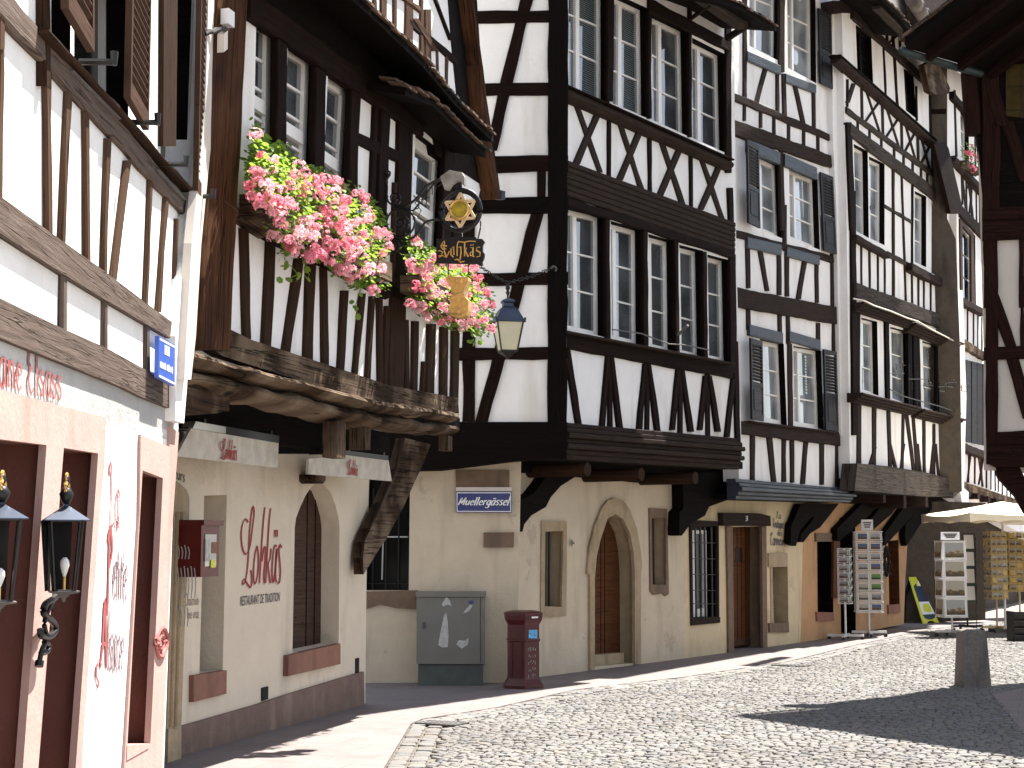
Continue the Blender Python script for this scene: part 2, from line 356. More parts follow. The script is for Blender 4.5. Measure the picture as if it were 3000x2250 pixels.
def wall(par,fac,v,outer,holes,mat,reveal='timber_black',d=0.0,th=.3,name='wall'):
    """plaster wall with real openings; holes: list of (local loop, depth)"""
    mb=MB(); lp=[fac.L(*V(v,*p),d) for p in outer]
    flat,tri=tess(lp,[h[0] for h in holes])
    mb.add([fac.W(p.x,p.y,d) for p in flat],tri,[(p.x,p.y) for p in flat])
    for i in range(len(lp)):
        a,b=lp[i],lp[(i+1)%len(lp)]
        mb.quad(fac.W(*a,d-th),fac.W(*b,d-th),fac.W(*b,d),fac.W(*a,d))
    for h in holes:
        l,dep=h[0],h[1]; mi=h[2] if len(h)>2 else 1
        for i in range(len(l)):
            a,b=l[i],l[(i+1)%len(l)]
            mb.quad(fac.W(*a,d),fac.W(*b,d),fac.W(*b,d-dep),fac.W(*a,d-dep),[(0,0),(0,.5),(dep,.5),(dep,0)],mi)
    return mb.build(name,[mat,reveal] if isinstance(reveal,str) else [mat]+list(reveal),par)
def window(par,fac,v,quad,holes,r=.15,cols=2,rows=3,frame='white_paint',pane='glass_dark',fw=.045,mul=.05,bar_=.022,mi=1,name='window',d=0.0,split=None,transom=None):
    """opening traced on the wall face (TL,TR,BR,BL); the sash sits r behind it"""
    q=[fac.L(*V(v,*p),d) for p in quad]; holes.append((q,r+.06,mi))
    def B(a,b):
        x=[q[0][i]*(1-a)*(1-b)+q[1][i]*a*(1-b)+q[2][i]*a*b+q[3][i]*(1-a)*b for i in (0,1)]; return (x[0],x[1])
    Wd=max(.1,((q[1][0]-q[0][0])+(q[2][0]-q[3][0]))/2); Hh=max(.1,((q[0][1]-q[3][1])+(q[1][1]-q[2][1]))/2)
    mb=MB(); zf=d-r; mb2=MB()
    def piece(a0,a1,b0,b1,t,z0=0):
        c=[B(a0,b0),B(a1,b0),B(a1,b1),B(a0,b1)]
        f=[fac.W(*p,zf+t) for p in c]; g=[fac.W(*p,zf-.03-z0) for p in c]
        mb.add(f+g,[(0,1,2,3),(0,4,5,1),(1,5,6,2),(2,6,7,3),(3,7,4,0)])
    x,y=fw/Wd,fw/Hh
    piece(0,x,0,1,.02); piece(1-x,1,0,1,.0206); piece(x,1-x,0,y*1.2,.0212); piece(x,1-x,1-y*1.5,1,.0218)
    if transom:
        piece(x,1-x,transom-y*.6,transom+y*.6,.03)
    if cols>1: 
        m=mul/Wd; sp=split or .5; piece(sp-m,sp+m,y*1.2,1-y*1.5,.026,.001)
    xi=.5*bar_/Wd; yi=.5*bar_/Hh
    for k in range(1,rows): 
        b=y*1.2+(1-y*2.7)*k/rows; piece(x,1-x,b-yi,b+yi,.006,.002)
    ob=mb.build(name,frame,par)
    c=[B(x*.5,y*.5),B(1-x*.5,y*.5),B(1-x*.5,1-y*.5),B(x*.5,1-y*.5)]
    mb2.quad(*[fac.W(*p,zf-.012) for p in c]); mb2.build('pane',pane,ob)
    return ob
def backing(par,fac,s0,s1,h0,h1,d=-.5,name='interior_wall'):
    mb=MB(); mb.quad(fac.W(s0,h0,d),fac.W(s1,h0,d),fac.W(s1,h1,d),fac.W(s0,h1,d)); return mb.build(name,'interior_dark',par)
# ---------------------------------------------------------------- pen lettering
def smooth(pts,n=5):
    if len(pts)<3: return pts
    out=[]; P=[pts[0]]+list(pts)+[pts[-1]]
    for i in range(1,len(P)-2):
        for k in range(n):
            t=k/n; a,b,c,d=P[i-1],P[i],P[i+1],P[i+2]
            out.append(tuple(.5*((2*b[j])+(-a[j]+c[j])*t+(2*a[j]-5*b[j]+4*c[j]-d[j])*t*t+(-a[j]+3*b[j]-3*c[j]+d[j])*t**3) for j in (0,1)))
    out.append(tuple(pts[-1])); return out
def pen(mb,strokes,mp,thin,thick,nib=40,d=.003,curve=True,mi=0):
    """sweep a broad nib along strokes; mp(x,y,d)->world"""
    na=R(nib)
    for si,s in enumerate(strokes):
        p=smooth(s) if curve else s
        b=len(mb.v); n=len(p)
        for i in range(n):
            a=p[max(0,i-1)]; c=p[min(n-1,i+1)]; dx,dy=c[0]-a[0],c[1]-a[1]; l=math.hypot(dx,dy) or 1e-6
            ww=thin+(thick-thin)*abs(math.sin(math.atan2(-dy,dx)-na)); nx,ny=-dy/l*ww/2,dx/l*ww/2
            mb.v.append(mp(p[i][0]-nx,p[i][1]-ny,d+si*.00025)); mb.v.append(mp(p[i][0]+nx,p[i][1]+ny,d+si*.00025))
        for i in range(n-1): mb.f.append([b+2*i,b+2*i+1,b+2*i+3,b+2*i+2]); mb.m.append(mi); mb.uv.append(None)
# skeleton letters: x right, y down, baseline 0, x-height -1
GL={'a':(.85,[[(.68,-.95),(.35,-1),(.05,-.55),(.15,-.05),(.4,0),(.68,-.4)],[(.7,-1),(.68,-.15),(.85,0)]]),
'b':(.8,[[(.1,-1.7),(.1,-.1)],[(.1,-.6),(.4,-1),(.72,-.55),(.45,0),(.1,-.1)]]),
'c':(.7,[[(.6,-.8),(.35,-1),(.05,-.5),(.3,0),(.62,-.15)]]),
'd':(.85,[[(.68,-.8),(.35,-1),(.05,-.5),(.3,0),(.68,-.3)],[(.7,-1.7),(.7,0)]]),
'e':(.75,[[(.08,-.5),(.62,-.62),(.4,-1),(.05,-.5),(.3,0),(.66,-.15)]]),
'f':(.5,[[(.55,-1.6),(.3,-1.7),(.2,-1.2),(.2,0)],[(0,-1),(.5,-1)]]),
'g':(.8,[[(.65,-.8),(.35,-1),(.05,-.5),(.3,0),(.65,-.3)],[(.68,-1),(.66,.3),(.35,.6),(.05,.45)]]),
'h':(.85,[[(.1,-1.7),(.1,0)],[(.1,-.6),(.4,-1),(.66,-.7),(.66,0)]]),
'i':(.35,[[(.12,-1),(.12,-.1),(.28,0)],[(.1,-1.4),(.16,-1.32)]]),
'k':(.8,[[(.1,-1.7),(.1,0)],[(.6,-1),(.14,-.5)],[(.25,-.6),(.7,0)]]),
'l':(.35,[[(.12,-1.7),(.12,-.1),(.28,0)]]),
'm':(1.25,[[(.1,-1),(.1,0)],[(.1,-.6),(.35,-1),(.55,-.75),(.55,0)],[(.55,-.6),(.82,-1),(1.05,-.75),(1.05,0)]]),
'n':(.85,[[(.1,-1),(.1,0)],[(.1,-.6),(.4,-1),(.66,-.7),(.66,0)]]),
'o':(.8,[[(.38,-1),(.05,-.5),(.38,0),(.7,-.5),(.38,-1)]]),
'p':(.8,[[(.1,-1),(.1,.6)],[(.1,-.7),(.4,-1),(.7,-.5),(.4,0),(.1,-.2)]]),
'q':(.8,[[(.65,-.8),(.35,-1),(.05,-.5),(.3,0),(.65,-.3)],[(.68,-1),(.68,.6)]]),
'r':(.6,[[(.1,-1),(.1,0)],[(.1,-.6),(.35,-1),(.58,-.92)]]),
's':(.65,[[(.55,-.88),(.3,-1),(.08,-.75),(.5,-.35),(.35,0),(.05,-.12)]]),
't':(.55,[[(.22,-1.4),(.2,-.15),(.45,0)],[(0,-1),(.5,-1)]]),
'u':(.85,[[(.1,-1),(.1,-.3),(.35,0),(.65,-.4)],[(.66,-1),(.66,0)]]),
'v':(.75,[[(.05,-1),(.35,0),(.65,-1)]]),
'x':(.75,[[(.05,-1),(.65,0)],[(.65,-1),(.05,0)]]),
"'":(.25,[[(.1,-1.7),(.05,-1.35)]]),'-':(.5,[[(.05,-.5),(.4,-.5)]]),' ':(.5,[]),
'L':(1.0,[[(.05,-1.35),(.3,-1.75),(.5,-1.4),(.3,-.6),(.12,-.1),(.45,-.02),(.9,-.2)]]),
'E':(.95,[[(.75,-1.6),(.4,-1.75),(.1,-1.2),(.35,-.95),(.08,-.5),(.35,0),(.8,-.2)],[(.3,-.95),(.65,-.98)]]),
'P':(1.0,[[(.3,-1.7),(.25,.15),(.02,.3)],[(0,-1.4),(.4,-1.75),(.85,-1.3),(.35,-.8)]]),
'A':(1.15,[[(.05,-.1),(.3,-.6),(.5,-1.75),(.95,0)],[(.25,-.6),(.75,-.6)]]),
'B':(.95,[[(.2,-1.7),(.15,0)],[(0,-1.5),(.5,-1.75),(.7,-1.3),(.2,-.95),(.75,-.5),(.2,0)]]),
'T':(1.0,[[(0,-1.3),(.2,-1.7),(.95,-1.65)],[(.5,-1.65),(.2,-.9),(.3,-.1),(.75,-.1)]]),
'M':(1.3,[[(.1,0),(.25,-1.65),(.6,-.3),(1.05,-1.65),(1.1,0)]]),
'K':(1.0,[[(.15,-1.7),(.15,0)],[(.8,-1.7),(.2,-.85)],[(.3,-.95),(.9,0)]]),
'C':(.95,[[(.8,-1.5),(.45,-1.7),(.08,-.85),(.4,0),(.85,-.25)]]),
'R':(1,[[(.15,-1.7),(.15,0)],[(.15,-1.7),(.8,-1.3),(.2,-.85),(.85,0)]])}
def glyphs(txt,slant=0):
    x=0; out=[]
    for ch in txt:
        um=None
        if ch=='ä': ch='a'; um=1
        w,ss=GL.get(ch,GL['o'])
        for s in ss: out.append([(x+a-slant*b,b) for a,b in s])
        if um: out+= [[(x+.2-slant*-1.4,-1.45),(x+.22-slant*-1.35,-1.25)],[(x+.5-slant*-1.4,-1.45),(x+.52-slant*-1.35,-1.25)]]
        x+=w+.12
    return out,x
def text(par,fac,v,quad,txt,mat,thin=.04,thick=.2,nib=40,d=.004,slant=0,name='lettering',bold=1):
    """quad = four photo points (TL,TR,BR,BL) of the box from ascender (-1.7) to baseline (0)"""
    ss,wd=glyphs(txt,slant); q=[fac.L(*V(v,*p),d) for p in quad]
    def mp(x,y,dd):
        a=x/wd; b=1+y/1.7
        return fac.W(*[q[0][i]*(1-a)*(1-b)+q[1][i]*a*(1-b)+q[2][i]*a*b+q[3][i]*(1-a)*b for i in (0,1)],dd)
    mb=MB(); pen(mb,ss,mp,thin*bold,thick*bold,nib,d); return mb.build(name,mat,par)
def block_text(par,fac,v,quad,txt,mat,d=.004,name='lettering',shear=0,weight=.0):
    """plain sans capitals with the built-in font, mapped into the traced box"""
    cu=bpy.data.curves.new('t','FONT'); cu.body=txt; cu.shear=shear; cu.offset=weight; cu.resolution_u=3
    ob=bpy.data.objects.new('t',cu); C.objects.link(ob); dg=bpy.context.evaluated_depsgraph_get(); dg.update()
    me=bpy.data.meshes.new_from_object(ob.evaluated_get(dg)); 
    xs=[p.co.x for p in me.vertices]; ys=[p.co.y for p in me.vertices]; x0,x1,y0,y1=min(xs),max(xs),min(ys),max(ys)
    q=[fac.L(*V(v,*p),d) for p in quad]; mb=MB(); vs=[]
    for p in me.vertices:
        a=(p.co.x-x0)/(x1-x0); b=(y1-p.co.y)/(y1-y0)
        vs.append(fac.W(*[q[0][i]*(1-a)*(1-b)+q[1][i]*a*(1-b)+q[2][i]*a*b+q[3][i]*(1-a)*b for i in (0,1)],d))
    mb.add(vs,[tuple(f.vertices) for f in me.polygons]); bpy.data.objects.remove(ob); bpy.data.curves.remove(cu); bpy.data.meshes.remove(me)
    return mb.build(name,mat,par)
def facline(p,q,d=0.0):
    v=q-p; return Fac((p.x,p.y),math.degrees(math.atan2(v.x,v.y)),d)
FA=Fac((-1.69,0),-2.5)
FBg=facline(G(530,2215),G(1068,2065)); FB=FBg.off(.9)
FCg=facline(G(1590,1985),G(2004,1932)); FC=FCg.off(.74)
FCs=Fac((.06,19.5),90); FCu=Fac((.6,19.12),90)
FDg=facline(G(2004,1932),G(2340,1885)); FD=FDg.off(.5)
FEg=facline(G(2340,1885),G(2660,1835)); FE=Fac(tuple((FEg.O+FEg.n*.75)[:2]),28.4)
# ================================================================ building A (far left, sunlit)
A=thing('timber_house','sunlit half-timbered house at the far left with louvred shutters above a pink sandstone ground floor','house',(-2.3,8,0))
H=[]
w1=window(A,FA,1,[(415,-500),(575,-350),(570,450),(415,300)],H,r=.16,cols=1,rows=1,pane='glass_black',fw=.06)
w2=window(A,FA,1,[(600,-420),(1040,-100),(1040,1010),(600,560)],H,r=.14,cols=1,rows=1,pane='glass_black',fw=.05)
w3=window(A,FA,1,[(1300,-250),(1560,-200),(1500,1600),(1300,1375)],H,r=.12,cols=1,rows=1,pane='glass_black',fw=.05)
for w_,c in ((w2,(600,570,985,965)),(w3,(1285,1370,1510,1620))):
    bar(w_,FA,1,(c[0],c[1],c[2],c[3]),14,12,'h','sill','pipe_metal',d0=0,d1=.055,wob=.001)
wall(A,FA,99,[(-420,-500),(620,-500),(514,1265),(500,1290),(-420,1080)],H,'lime_white')
TG='timber_grey'; TB='timber_brown'
rail(A,FA,1,TG,(-600,-700,1620,1800),330,150,d1=.035)
for (x1,y1,x2,y2,w) in [(-60,0,-75,420,15),(9,30,2,580,16),(143,180,149,690,16),(208,255,187,720,14),(257,320,262,765,13),(322,405,308,800,11),(380,470,338,820,14),(447,480,431,893,9),(493,560,468,915,10),(523,640,513,950,5)]:
    bar(A,FA,99,(x1,y1,x2,y2),w,w,'v','timber_post',TB,d1=.022)
bar(A,FA,1,(40,-300,20,400),45,50,'v','timber_post',TB,d1=.028)
bar(A,FA,1,(392,-200,395,700),38,38,'v','timber_post','timber_stud',d1=.04)
prism(A,FA,99,[(-420,290),(0,574),(136,672),(306,794),(434,892),(514,950),(514,1000),(306,877),(184,802),(0,682),(-420,430)],-.02,.03,'timber_rail',TG)
for (x1,y1,x2,y2,w) in [(192,790,191,972,13),(313,870,311,1030,9),(436,955,436,1095,10),(-130,700,-132,860,16)]:
    bar(A,FA,99,(x1,y1,x2,y2),w,w,'v','timber_post',TG,d1=.02)
prism(A,FA,99,[(-420,730),(0,873),(81,913),(190,965),(311,1019),(434,1087),(467,1109),(514,1131),(512,1202),(416,1163),(362,1136),(181,1063),(0,990),(-420,850)],-.02,.022,'timber_rail',TG)
prism(A,FA,99,[(600,-500),(650,-500),(640,0),(626,325),(588,713),(560,985),(539,1240),(514,1232),(514,985),(545,713),(586,325),(597,0)],-.25,.06,'corner_pilaster','lime_white')
prism(A,FA,99,[(.5,0),(4.95,0),(4.95,9),(.5,9)],-.3,-.012,'side_wall','lime_white',local=True)
# open louvred shutters: hinge pixel, width, angle
def shutter(par,fac,v,ht,hb,w_m,ang,mat,sgn=-1,solid=.0,name='shutter',lift=.0,d=0.03,nl=26,stile=.045,label=None):
    """hinge traced from ht (top) to hb (bottom); leaf opens along the wall (sgn) at ang degrees off it"""
    a=fac.L(*V(v,*ht),d); b=fac.L(*V(v,*hb),d); ca,sa=math.cos(R(ang)),math.sin(R(ang))
    def P(u,h,t=0.0):
        k=(h-b[1])/(a[1]-b[1]); s=b[0]+(a[0]-b[0])*k
        return fac.W(s+sgn*u*ca+sgn*-t*sa*sgn,h,d+u*sa+t*ca)
    h0,h1=b[1],a[1]; mb=MB(); T=.035
    def bx(u0,u1,z0,z1,t0=0,t1=T):
        f=[P(u0,z0,t0),P(u1,z0,t0),P(u1,z1,t0),P(u0,z1,t0)]; g=[P(u0,z0,t1),P(u1,z0,t1),P(u1,z1,t1),P(u0,z1,t1)]
        L,Wd=z1-z0,u1-u0; r=rnd.random()*9
        uv=[(r,0),(r,Wd),(r+L,Wd),(r+L,0)] if L>Wd else [(r,0),(r+Wd,0),(r+Wd,L),(r,L)]
        mb.add(f+g,[(0,3,2,1),(4,5,6,7),(0,1,5,4),(1,2,6,5),(2,3,7,6),(3,0,4,7)],uv+uv)
    bx(0,stile,h0,h1); bx(w_m-stile,w_m,h0,h1); bx(stile,w_m-stile,h0,h0+.09); bx(stile,w_m-stile,h1-.07,h1)
    zs=h0+.09
    if solid: 
        zs=h0+(h1-h0)*solid; bx(stile,w_m-stile,h0+.09,zs,.008,T-.008); bx(stile,w_m-stile,zs,zs+.06); zs+=.06; bx(stile+.05,w_m-stile-.05,h0+.15,zs-.12,0,T)
    n=int((h1-.07-zs)/.05)
    for i in range(n):
        z=zs+.025+i*.05; c=[P(stile,z,.002),P(w_m-stile,z,.002),P(w_m-stile,z+.03,T-.002),P(stile,z+.03,T-.002)]
        c2=[p+Vector((0,0,.008)) for p in c]; mb.add(c+c2,[(0,1,2,3),(4,7,6,5),(0,4,5,1),(2,6,7,3)],[(0,0),(w_m,0),(w_m,.05),(0,.05)]*2)
    ob=mb.build(name,mat,par); 
    if label: ob['label']=label
    return ob
shutter(A,FA,1,(705,-400),(705,425),.62,2,'shutter_brown',-1,d=.07)
shutter(A,FA,1,(1185,-400),(1155,1055),.66,2,'shutter_brown',-1,d=.07)
shutter(A,FA,1,(1655,-400),(1618,1650),.42,2,'shutter_brown',-1,d=.07)
bar(A,FA,1,(1385,-300,1375,1185),120,110,'v','shutter_leaf','timber_stud',d0=-.05,d1=.03,wob=.001)
rail(A,FA,1,'timber_stud',(400,240,1590,1560),38,34,d1=.085,name='window_ledge')  # ledge added to throw shade on the beam below
# hooks that hold the shutters
for (x,y) in ((640,500),(1030,990),(1290,1330),(1530,1590)):
    p=FA.P(*V(1,x,y),.02); mb=MB(); q=p+FA.n*.16
    mb.tube([p,q],.016,6); mb.tube([q-Vector((0,0,.015)),q+Vector((0,0,.05))],[.014,.02],6); mb.build('shutter_hook','black_iron',A)
# ground floor of A
HG=[]
def hole(fac,v,pts,dep,mi=1,L=None): (HG if L is None else L).append(([fac.L(*V(v,*p),0) for p in pts],dep,mi))
o1=[V(9,-400,880),V(9,378,978),V(13,150,1640),V(13,100,2400),(-600,2700)]
o2=[V(9,517,1000),V(9,796,1046),V(13,490,1680),V(13,460,2300),V(13,215,2300),V(13,250,1640)]
o3=[V(9,1155,1182),V(9,1320,1246),V(13,975,1500),V(13,825,1515)]
for o in (o1,o2,o3): hole(FA,99,o,.42)
gw=[(-420,850),(0,988),(181,1061),(416,1161),(516,1200),(522,1262),(505,1500),(476,2250),(472,2560),(-700,2900)]
gw=[(-420,850),(0,985),(181,1058),(416,1158),(524,1212),(521,1300),(507,1500),(480,2250),(473,2560)]+[(-700,2950)]
wall(A,FA,99,gw,HG,'lime_white',reveal='reveal_stone_shaded',th=.5)
backing(A,FA,4,14,-.2,4,-.44)
prism(A,FA,99,[(-400,1060),V(9,0,530),V(9,860,757),V(9,850,1100),V(9,800,1659),V(13,540,1500),V(13,500,2300),(-600,2800)],-.02,.012,'stone_surround','pink_stone',
  holes=[o1[:-2]+[V(13,102,2220),(-560,2650)],[o2[0],o2[1],V(13,492,1640),V(13,466,2200),V(13,222,2200),V(13,250,1640)]])
prism(A,FA,99,[V(9,1140,892),V(9,1372,992),V(9,1376,830),V(9,1450,875),V(9,1395,1650),V(13,1052,1659),(473,2540),(345,2560),V(13,805,1659),V(13,905,0)],-.02,.016,'stone_surround','pink_stone',
  holes=[o3])
prism(A,FA,99,[V(13,825,1512),V(13,975,1500),V(13,965,1530),V(13,822,1610)],-.3,.02,'sill','pink_stone')
ltr=text(A,FA,9,[(-110,60),(500,300),(500,612),(-110,470)],'klane Elsass','letter_red',.03,.20,nib=15,d=.005)
text(A,FA,99,[V(9,880,1130),V(9,985,1150),V(13,775,110),V(13,715,95)],'La','letter_red',.04,.2,nib=15,d=.006)
text(A,FA,13,[(700,110),(740,125),(735,610),(690,560)],'P','letter_red',.06,.3,nib=15,d=.006); text(A,FA,13,[(738,180),(835,205),(825,560),(735,545)],'etite','letter_mauve',.07,.28,nib=15,d=.006)
text(A,FA,13,[(660,570),(715,600),(705,1010),(650,1000)],'A','letter_red',.06,.3,nib=15,d=.006); text(A,FA,13,[(706,640),(812,690),(800,1010),(700,1010)],'lsace','letter_mauve',.07,.28,nib=15,d=.006)
mb=MB(); pen(mb,[[(650,975),(630,985),(625,1060),(640,1110),(632,1140)],[(640,960),(655,985),(650,1010)]],lambda x,y,d:FA.P(*V(13,x,y),d),3,12,20,.006); mb.build('lettering','letter_red',A)
# worn mural drawing on the pillar: faint grey scrollwork
mb=MB(); rr=random.Random(3)
for (cx,cy) in ((640,60),(660,330),(625,800),(690,1150),(640,1280),(780,1180),(625,1420),(745,60)):
    for k in range(5):
        x,y=cx+rr.uniform(-22,22),cy+rr.uniform(-60,60); s=[]
        for j in range(6): s.append((x,y)); x+=rr.uniform(-14,14); y+=rr.uniform(-30,34)
        pen(mb,[s],lambda x,y,d:FA.P(*V(13,x,y),d),1.5,3.0,30,.0045+k*.0003)
mb.build('wall_drawing',plaster('mural_grey',(.58,.60,.62)),A)
# round sandstone house mark
p=FA.P(*V(13,1045,845),.02); mb=MB(); r0=.115
def ringpts(c,t,u,r,n=20,a0=0,a1=360): return [c+t*(math.cos(R(a0+(a1-a0)*i/n))*r)+u*(math.sin(R(a0+(a1-a0)*i/n))*r) for i in range(n+1)]
UP=Vector((0,0,1)); tA=FA.t*2.3
mb.tube(ringpts(p,tA,UP,.085),.016,6); mb.tube(ringpts(p,tA,UP,.04),.010,6)
for k in range(4): mb.tube([p+tA*(math.cos(k*1.57)*.02)+UP*(math.sin(k*1.57)*.02),p+tA*(math.cos(k*1.57)*.08)+UP*(math.sin(k*1.57)*.08)],.01,6)
emb=mb.build('wall_emblem','emblem_red'); setp(emb,'round carved red emblem fixed on the pink stone edge of the far left house','emblem')
# blue street plate on A
sg=thing('street_sign','bright blue enamel plate with white border on the corner beam of the far left house','sign',tuple(FA.P(360*1.356,780*1.356)))
prism(sg,FA,99,[(466,984),(512,1010),(511,1131),(464,1106)],.062,.085,'plate','sign_bright_blue')
mb=MB()
for q in ([(469,990),(511,1013),(511,1019),(469,996)],[(467,1098),(511,1121),(511,1127),(467,1104)]): prism(None,FA,99,q,.084,.088,'x','sign_white',mb=mb)
prism(None,FA,99,[(483,1010),(497,1017),(497,1045),(483,1038)],.084,.0885,'x','sign_white',mb=mb)
mb.build('plate_marks','sign_white',sg)
mb=MB()
for x_,a_,b_ in ((470,58,76),(474,60,79),(479,64,80),(483,63,83),(489,68,86),(494,68,89),(499,74,90),(504,74,94)): prism(None,FA,99,[(x_,1000+a_),(x_+2.4,1001+a_),(x_+2.4,1001+b_),(x_,1000+b_)],.084,.0895,'x','sign_white',mb=mb)
mb.build('lettering','sign_white',sg)
# ================================================================ building B (Lohkas restaurant)
B=thing('timber_house','restaurant house with dark overhanging storey, flowery sills and cream ground floor painted with red script','house',tuple(FBg.P(800,2150)))
B.location.z=0
H=[]
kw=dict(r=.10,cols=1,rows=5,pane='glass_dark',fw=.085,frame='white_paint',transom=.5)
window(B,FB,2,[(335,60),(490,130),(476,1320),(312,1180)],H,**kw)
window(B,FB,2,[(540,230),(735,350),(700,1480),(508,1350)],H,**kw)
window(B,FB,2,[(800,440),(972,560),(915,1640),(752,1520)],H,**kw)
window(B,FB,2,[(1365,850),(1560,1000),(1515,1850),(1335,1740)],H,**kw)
wall(B,FB,99,[(590,-60),(1372,-60),(1432,450),(1400,585),(1345,600),(1345,1200),(545,1060)],H,'white_upper',reveal='timber_black',th=.25)
# west return so the jetty reads as a box
bpost='timber_post'
bar(B,FB,99,(690,-200,626,1026),100,106,'v','timber_post','timber_post',d0=-.35,d1=.10,ch=.03,wob=.012,rounded=0)
TD='timber_dark'
for c,w_ in (((510,100,498,1000),66),((765,260,740,1300),66),((990,420,955,1400),60),((1125,560,1085,1500),26),((1180,640,1140,1700),62),((1310,640,1285,1800),92),((1590,900,1560,1700),60),((1640,900,1640,1700),60)):
    bar(B,FB,2,c,w_,w_,'v','timber_post',TD,d1=.035)
rail(B,FB,2,TD,(970,880,1290,1030),80,d1=.03)
rail(B,FB,2,TD,(300,20,1420,820),190,130,d1=.06,name='timber_rail')
rail(B,FB,6,'timber_worn_glint',(270,100,600,315),100,90,d1=.10,name='sill_beam',rounded=1)
rail(B,FB,6,'timber_dark',(600,315,1480,745),95,110,d1=.08,name='sill_beam',rounded=1)
rail(B,FB,6,TD,(1480,745,1960,930),100,80,d1=.03,name='timber_rail')
for c,w_ in (((420,290,442,1090),50),((615,370,580,1150),60),((815,510,715,1230),60),((897,550,872,1290),60),((990,570,1000,1340),42),((1140,740,1108,1370),45),((1267,760,1210,1390),38),((1337,780,1303,1400),30),((1390,790,1398,1440),34),((1447,850,1425,1460),30),((1545,-40,1505,1500),110),((1580,950,1592,1500),32),((1650,960,1638,1530),38),((1765,980,1752,1560),55),((1712,1250,1695,1530),24),((1855,1000,1852,1580),50),((1940,900,1926,1600),48)):
    bar(B,FB,6,c,w_,w_*.95,'v','timber_post','timber_stud',d1=.03,wob=.010)
# plate, gnarled logs, soffit, joists
prism(B,FB,21,[(380,150),(560,40),(700,110),(1250,290),(1700,440),(2190,530),(2200,640),(1600,560),(1100,420),(500,230)],-.1,.09,'sill_plate','timber_worn_glint')
rail(B,FB,21,'timber_worn_glint',(300,235,1600,570),120,100,d1=.22,name='jetty_log',d0=-.1,ch=.04,wob=.02,rounded=1)
rail(B,FB,21,'timber_worn_glint',(1500,560,2200,665),110,110,d1=.20,name='jetty_log',d0=-.1,ch=.04,wob=.02,rounded=1)
rail(B,FB,21,'timber_worn_glint',(285,375,1650,690),150,120,d1=.14,name='jetty_log',d0=-.15,ch=.04,wob=.02,rounded=1)
rail(B,FB,21,'timber_worn_glint',(1600,680,2205,760),120,90,d1=.12,name='jetty_log',d0=-.15,ch=.04,wob=.02,rounded=1)
def soffit(par,fac,v,a,b,d0,d1,th=.12,mat='timber_black',name='soffit'):
    """flat underside board between two traced points of its lower outer edge"""
    p=fac.L(*V(v,*a),d1); q=fac.L(*V(v,*b),d1); mb=MB()
    c=[fac.W(p[0],p[1],d0),fac.W(q[0],q[1],d0),fac.W(q[0],q[1],d1),fac.W(p[0],p[1],d1)]; c+=[x+Vector((0,0,th)) for x in c]
    mb.add(c,[(0,1,2,3),(4,7,6,5),(0,4,5,1),(1,5,6,2),(2,6,7,3),(3,7,4,0)],[(0,0),(3,0),(3,.6),(0,.6)]*2); return mb.build(name,mat,par)
soffit(B,FB,21,(215,420),(2205,760),-.62,.06)
prism(B,FB,21,[(218,428),(455,440),(548,455),(545,625),(455,640),(218,660)],-.9,.05,'joist_end','timber_worn_glint')
rail(B,FBg,21,'timber_black',(150,560,1700,900),330,230,d1=.10,name='bearer_beam',d0=-.05)
def joist(par,fac,v,x0,x1,y0,y1,din,dout,mat='timber_worn_glint',name='joist_end'):
    a=fac.L(*V(v,x0,y0),dout); b=fac.L(*V(v,x1,y1),dout); mb=MB(); s0,s1=sorted((a[0],b[0])); h0,h1=sorted((a[1],b[1]))
    mb.box(fac.W((s0+s1)/2,(h0+h1)/2,(din+dout)/2),fac.n*(dout-din)/2,fac.t*(s1-s0)/2,UP*(h1-h0)/2); return mb.build(name,mat,par)
joist(B,FB,21,1318,1382,700,968,.0,.12); joist(B,FB,21,1525,1562,720,905,-.1,.05); joist(B,FB,21,2120,2150,800,915,-.1,.0)
# long diagonal strut
prism(B,FBg.off(.0),10,[(1900,230),(2105,280),(2055,420),(1990,560),(1885,790),(1745,1050),(1670,1160),(1600,1275),(1562,1335),(1558,1200),(1572,1070),(1620,960),(1715,750),(1835,480)],.04,.14,'strut','timber_worn_glint')
# ground floor B
HB=[]
arch=[(1005,1720),(1005,960),(1015,880),(1045,800),(1090,700),(1137,628),(1180,598),(1230,600),(1290,660),(1330,760),(1358,870),(1368,960),(1368,1668)]
arch=[V(10,*p) for p in arch[1:]]+[V(13,2087,870),V(13,1895,905)]; arch=arch[:-3]+[V(13,2195,852),V(13,1895,915)]
HB.append(([FBg.L(*p) for p in arch],.30,0))
n1=[V(10,272,697),V(10,455,692),V(13,1443,1028),V(13,1292,1050)]
HB.append(([FBg.L(*p) for p in n1],.28,0))
wall(B,FBg,99,[(440,1330),(1090,1330),(1082,1400),(1075,1600),(1070,2068),(1066,2100),(440,2330)],HB,'cream_wall',th=.4)
soffit(B,FBg,99,(1084,1370),(1084,1370),-.4,0,name='wall_top') if False else None
prism(B,FBg.off(-.24),10,[(985,1990),(1003,960),(1015,880),(1045,800),(1090,700),(1137,630),(1180,700),(1215,800),(1238,900),(1242,1000),(1222,1960)],0,.05,'window_shutter','board_brown')
for x0,x1,y0 in ((1112,1097,660),(1178,1163,690)):
    bar(B,FBg.off(-.24),10,(x0,y0,x1,1960),7,7,'v','shutter_groove','timber_black',d0=.0,d1=.056,wob=0)
backing(B,FBg,-.2,4.3,0,3.2,-.42)
bar(B,FBg.off(-.27),10,(262,700,240,1920),26,26,'v','window_frame','timber_stud',d0=0,d1=.03)
prism(B,FBg,13,[(1255,1060),(1470,1026),(1468,1178),(1255,1232)],-.02,.04,'sill','sill_stone')
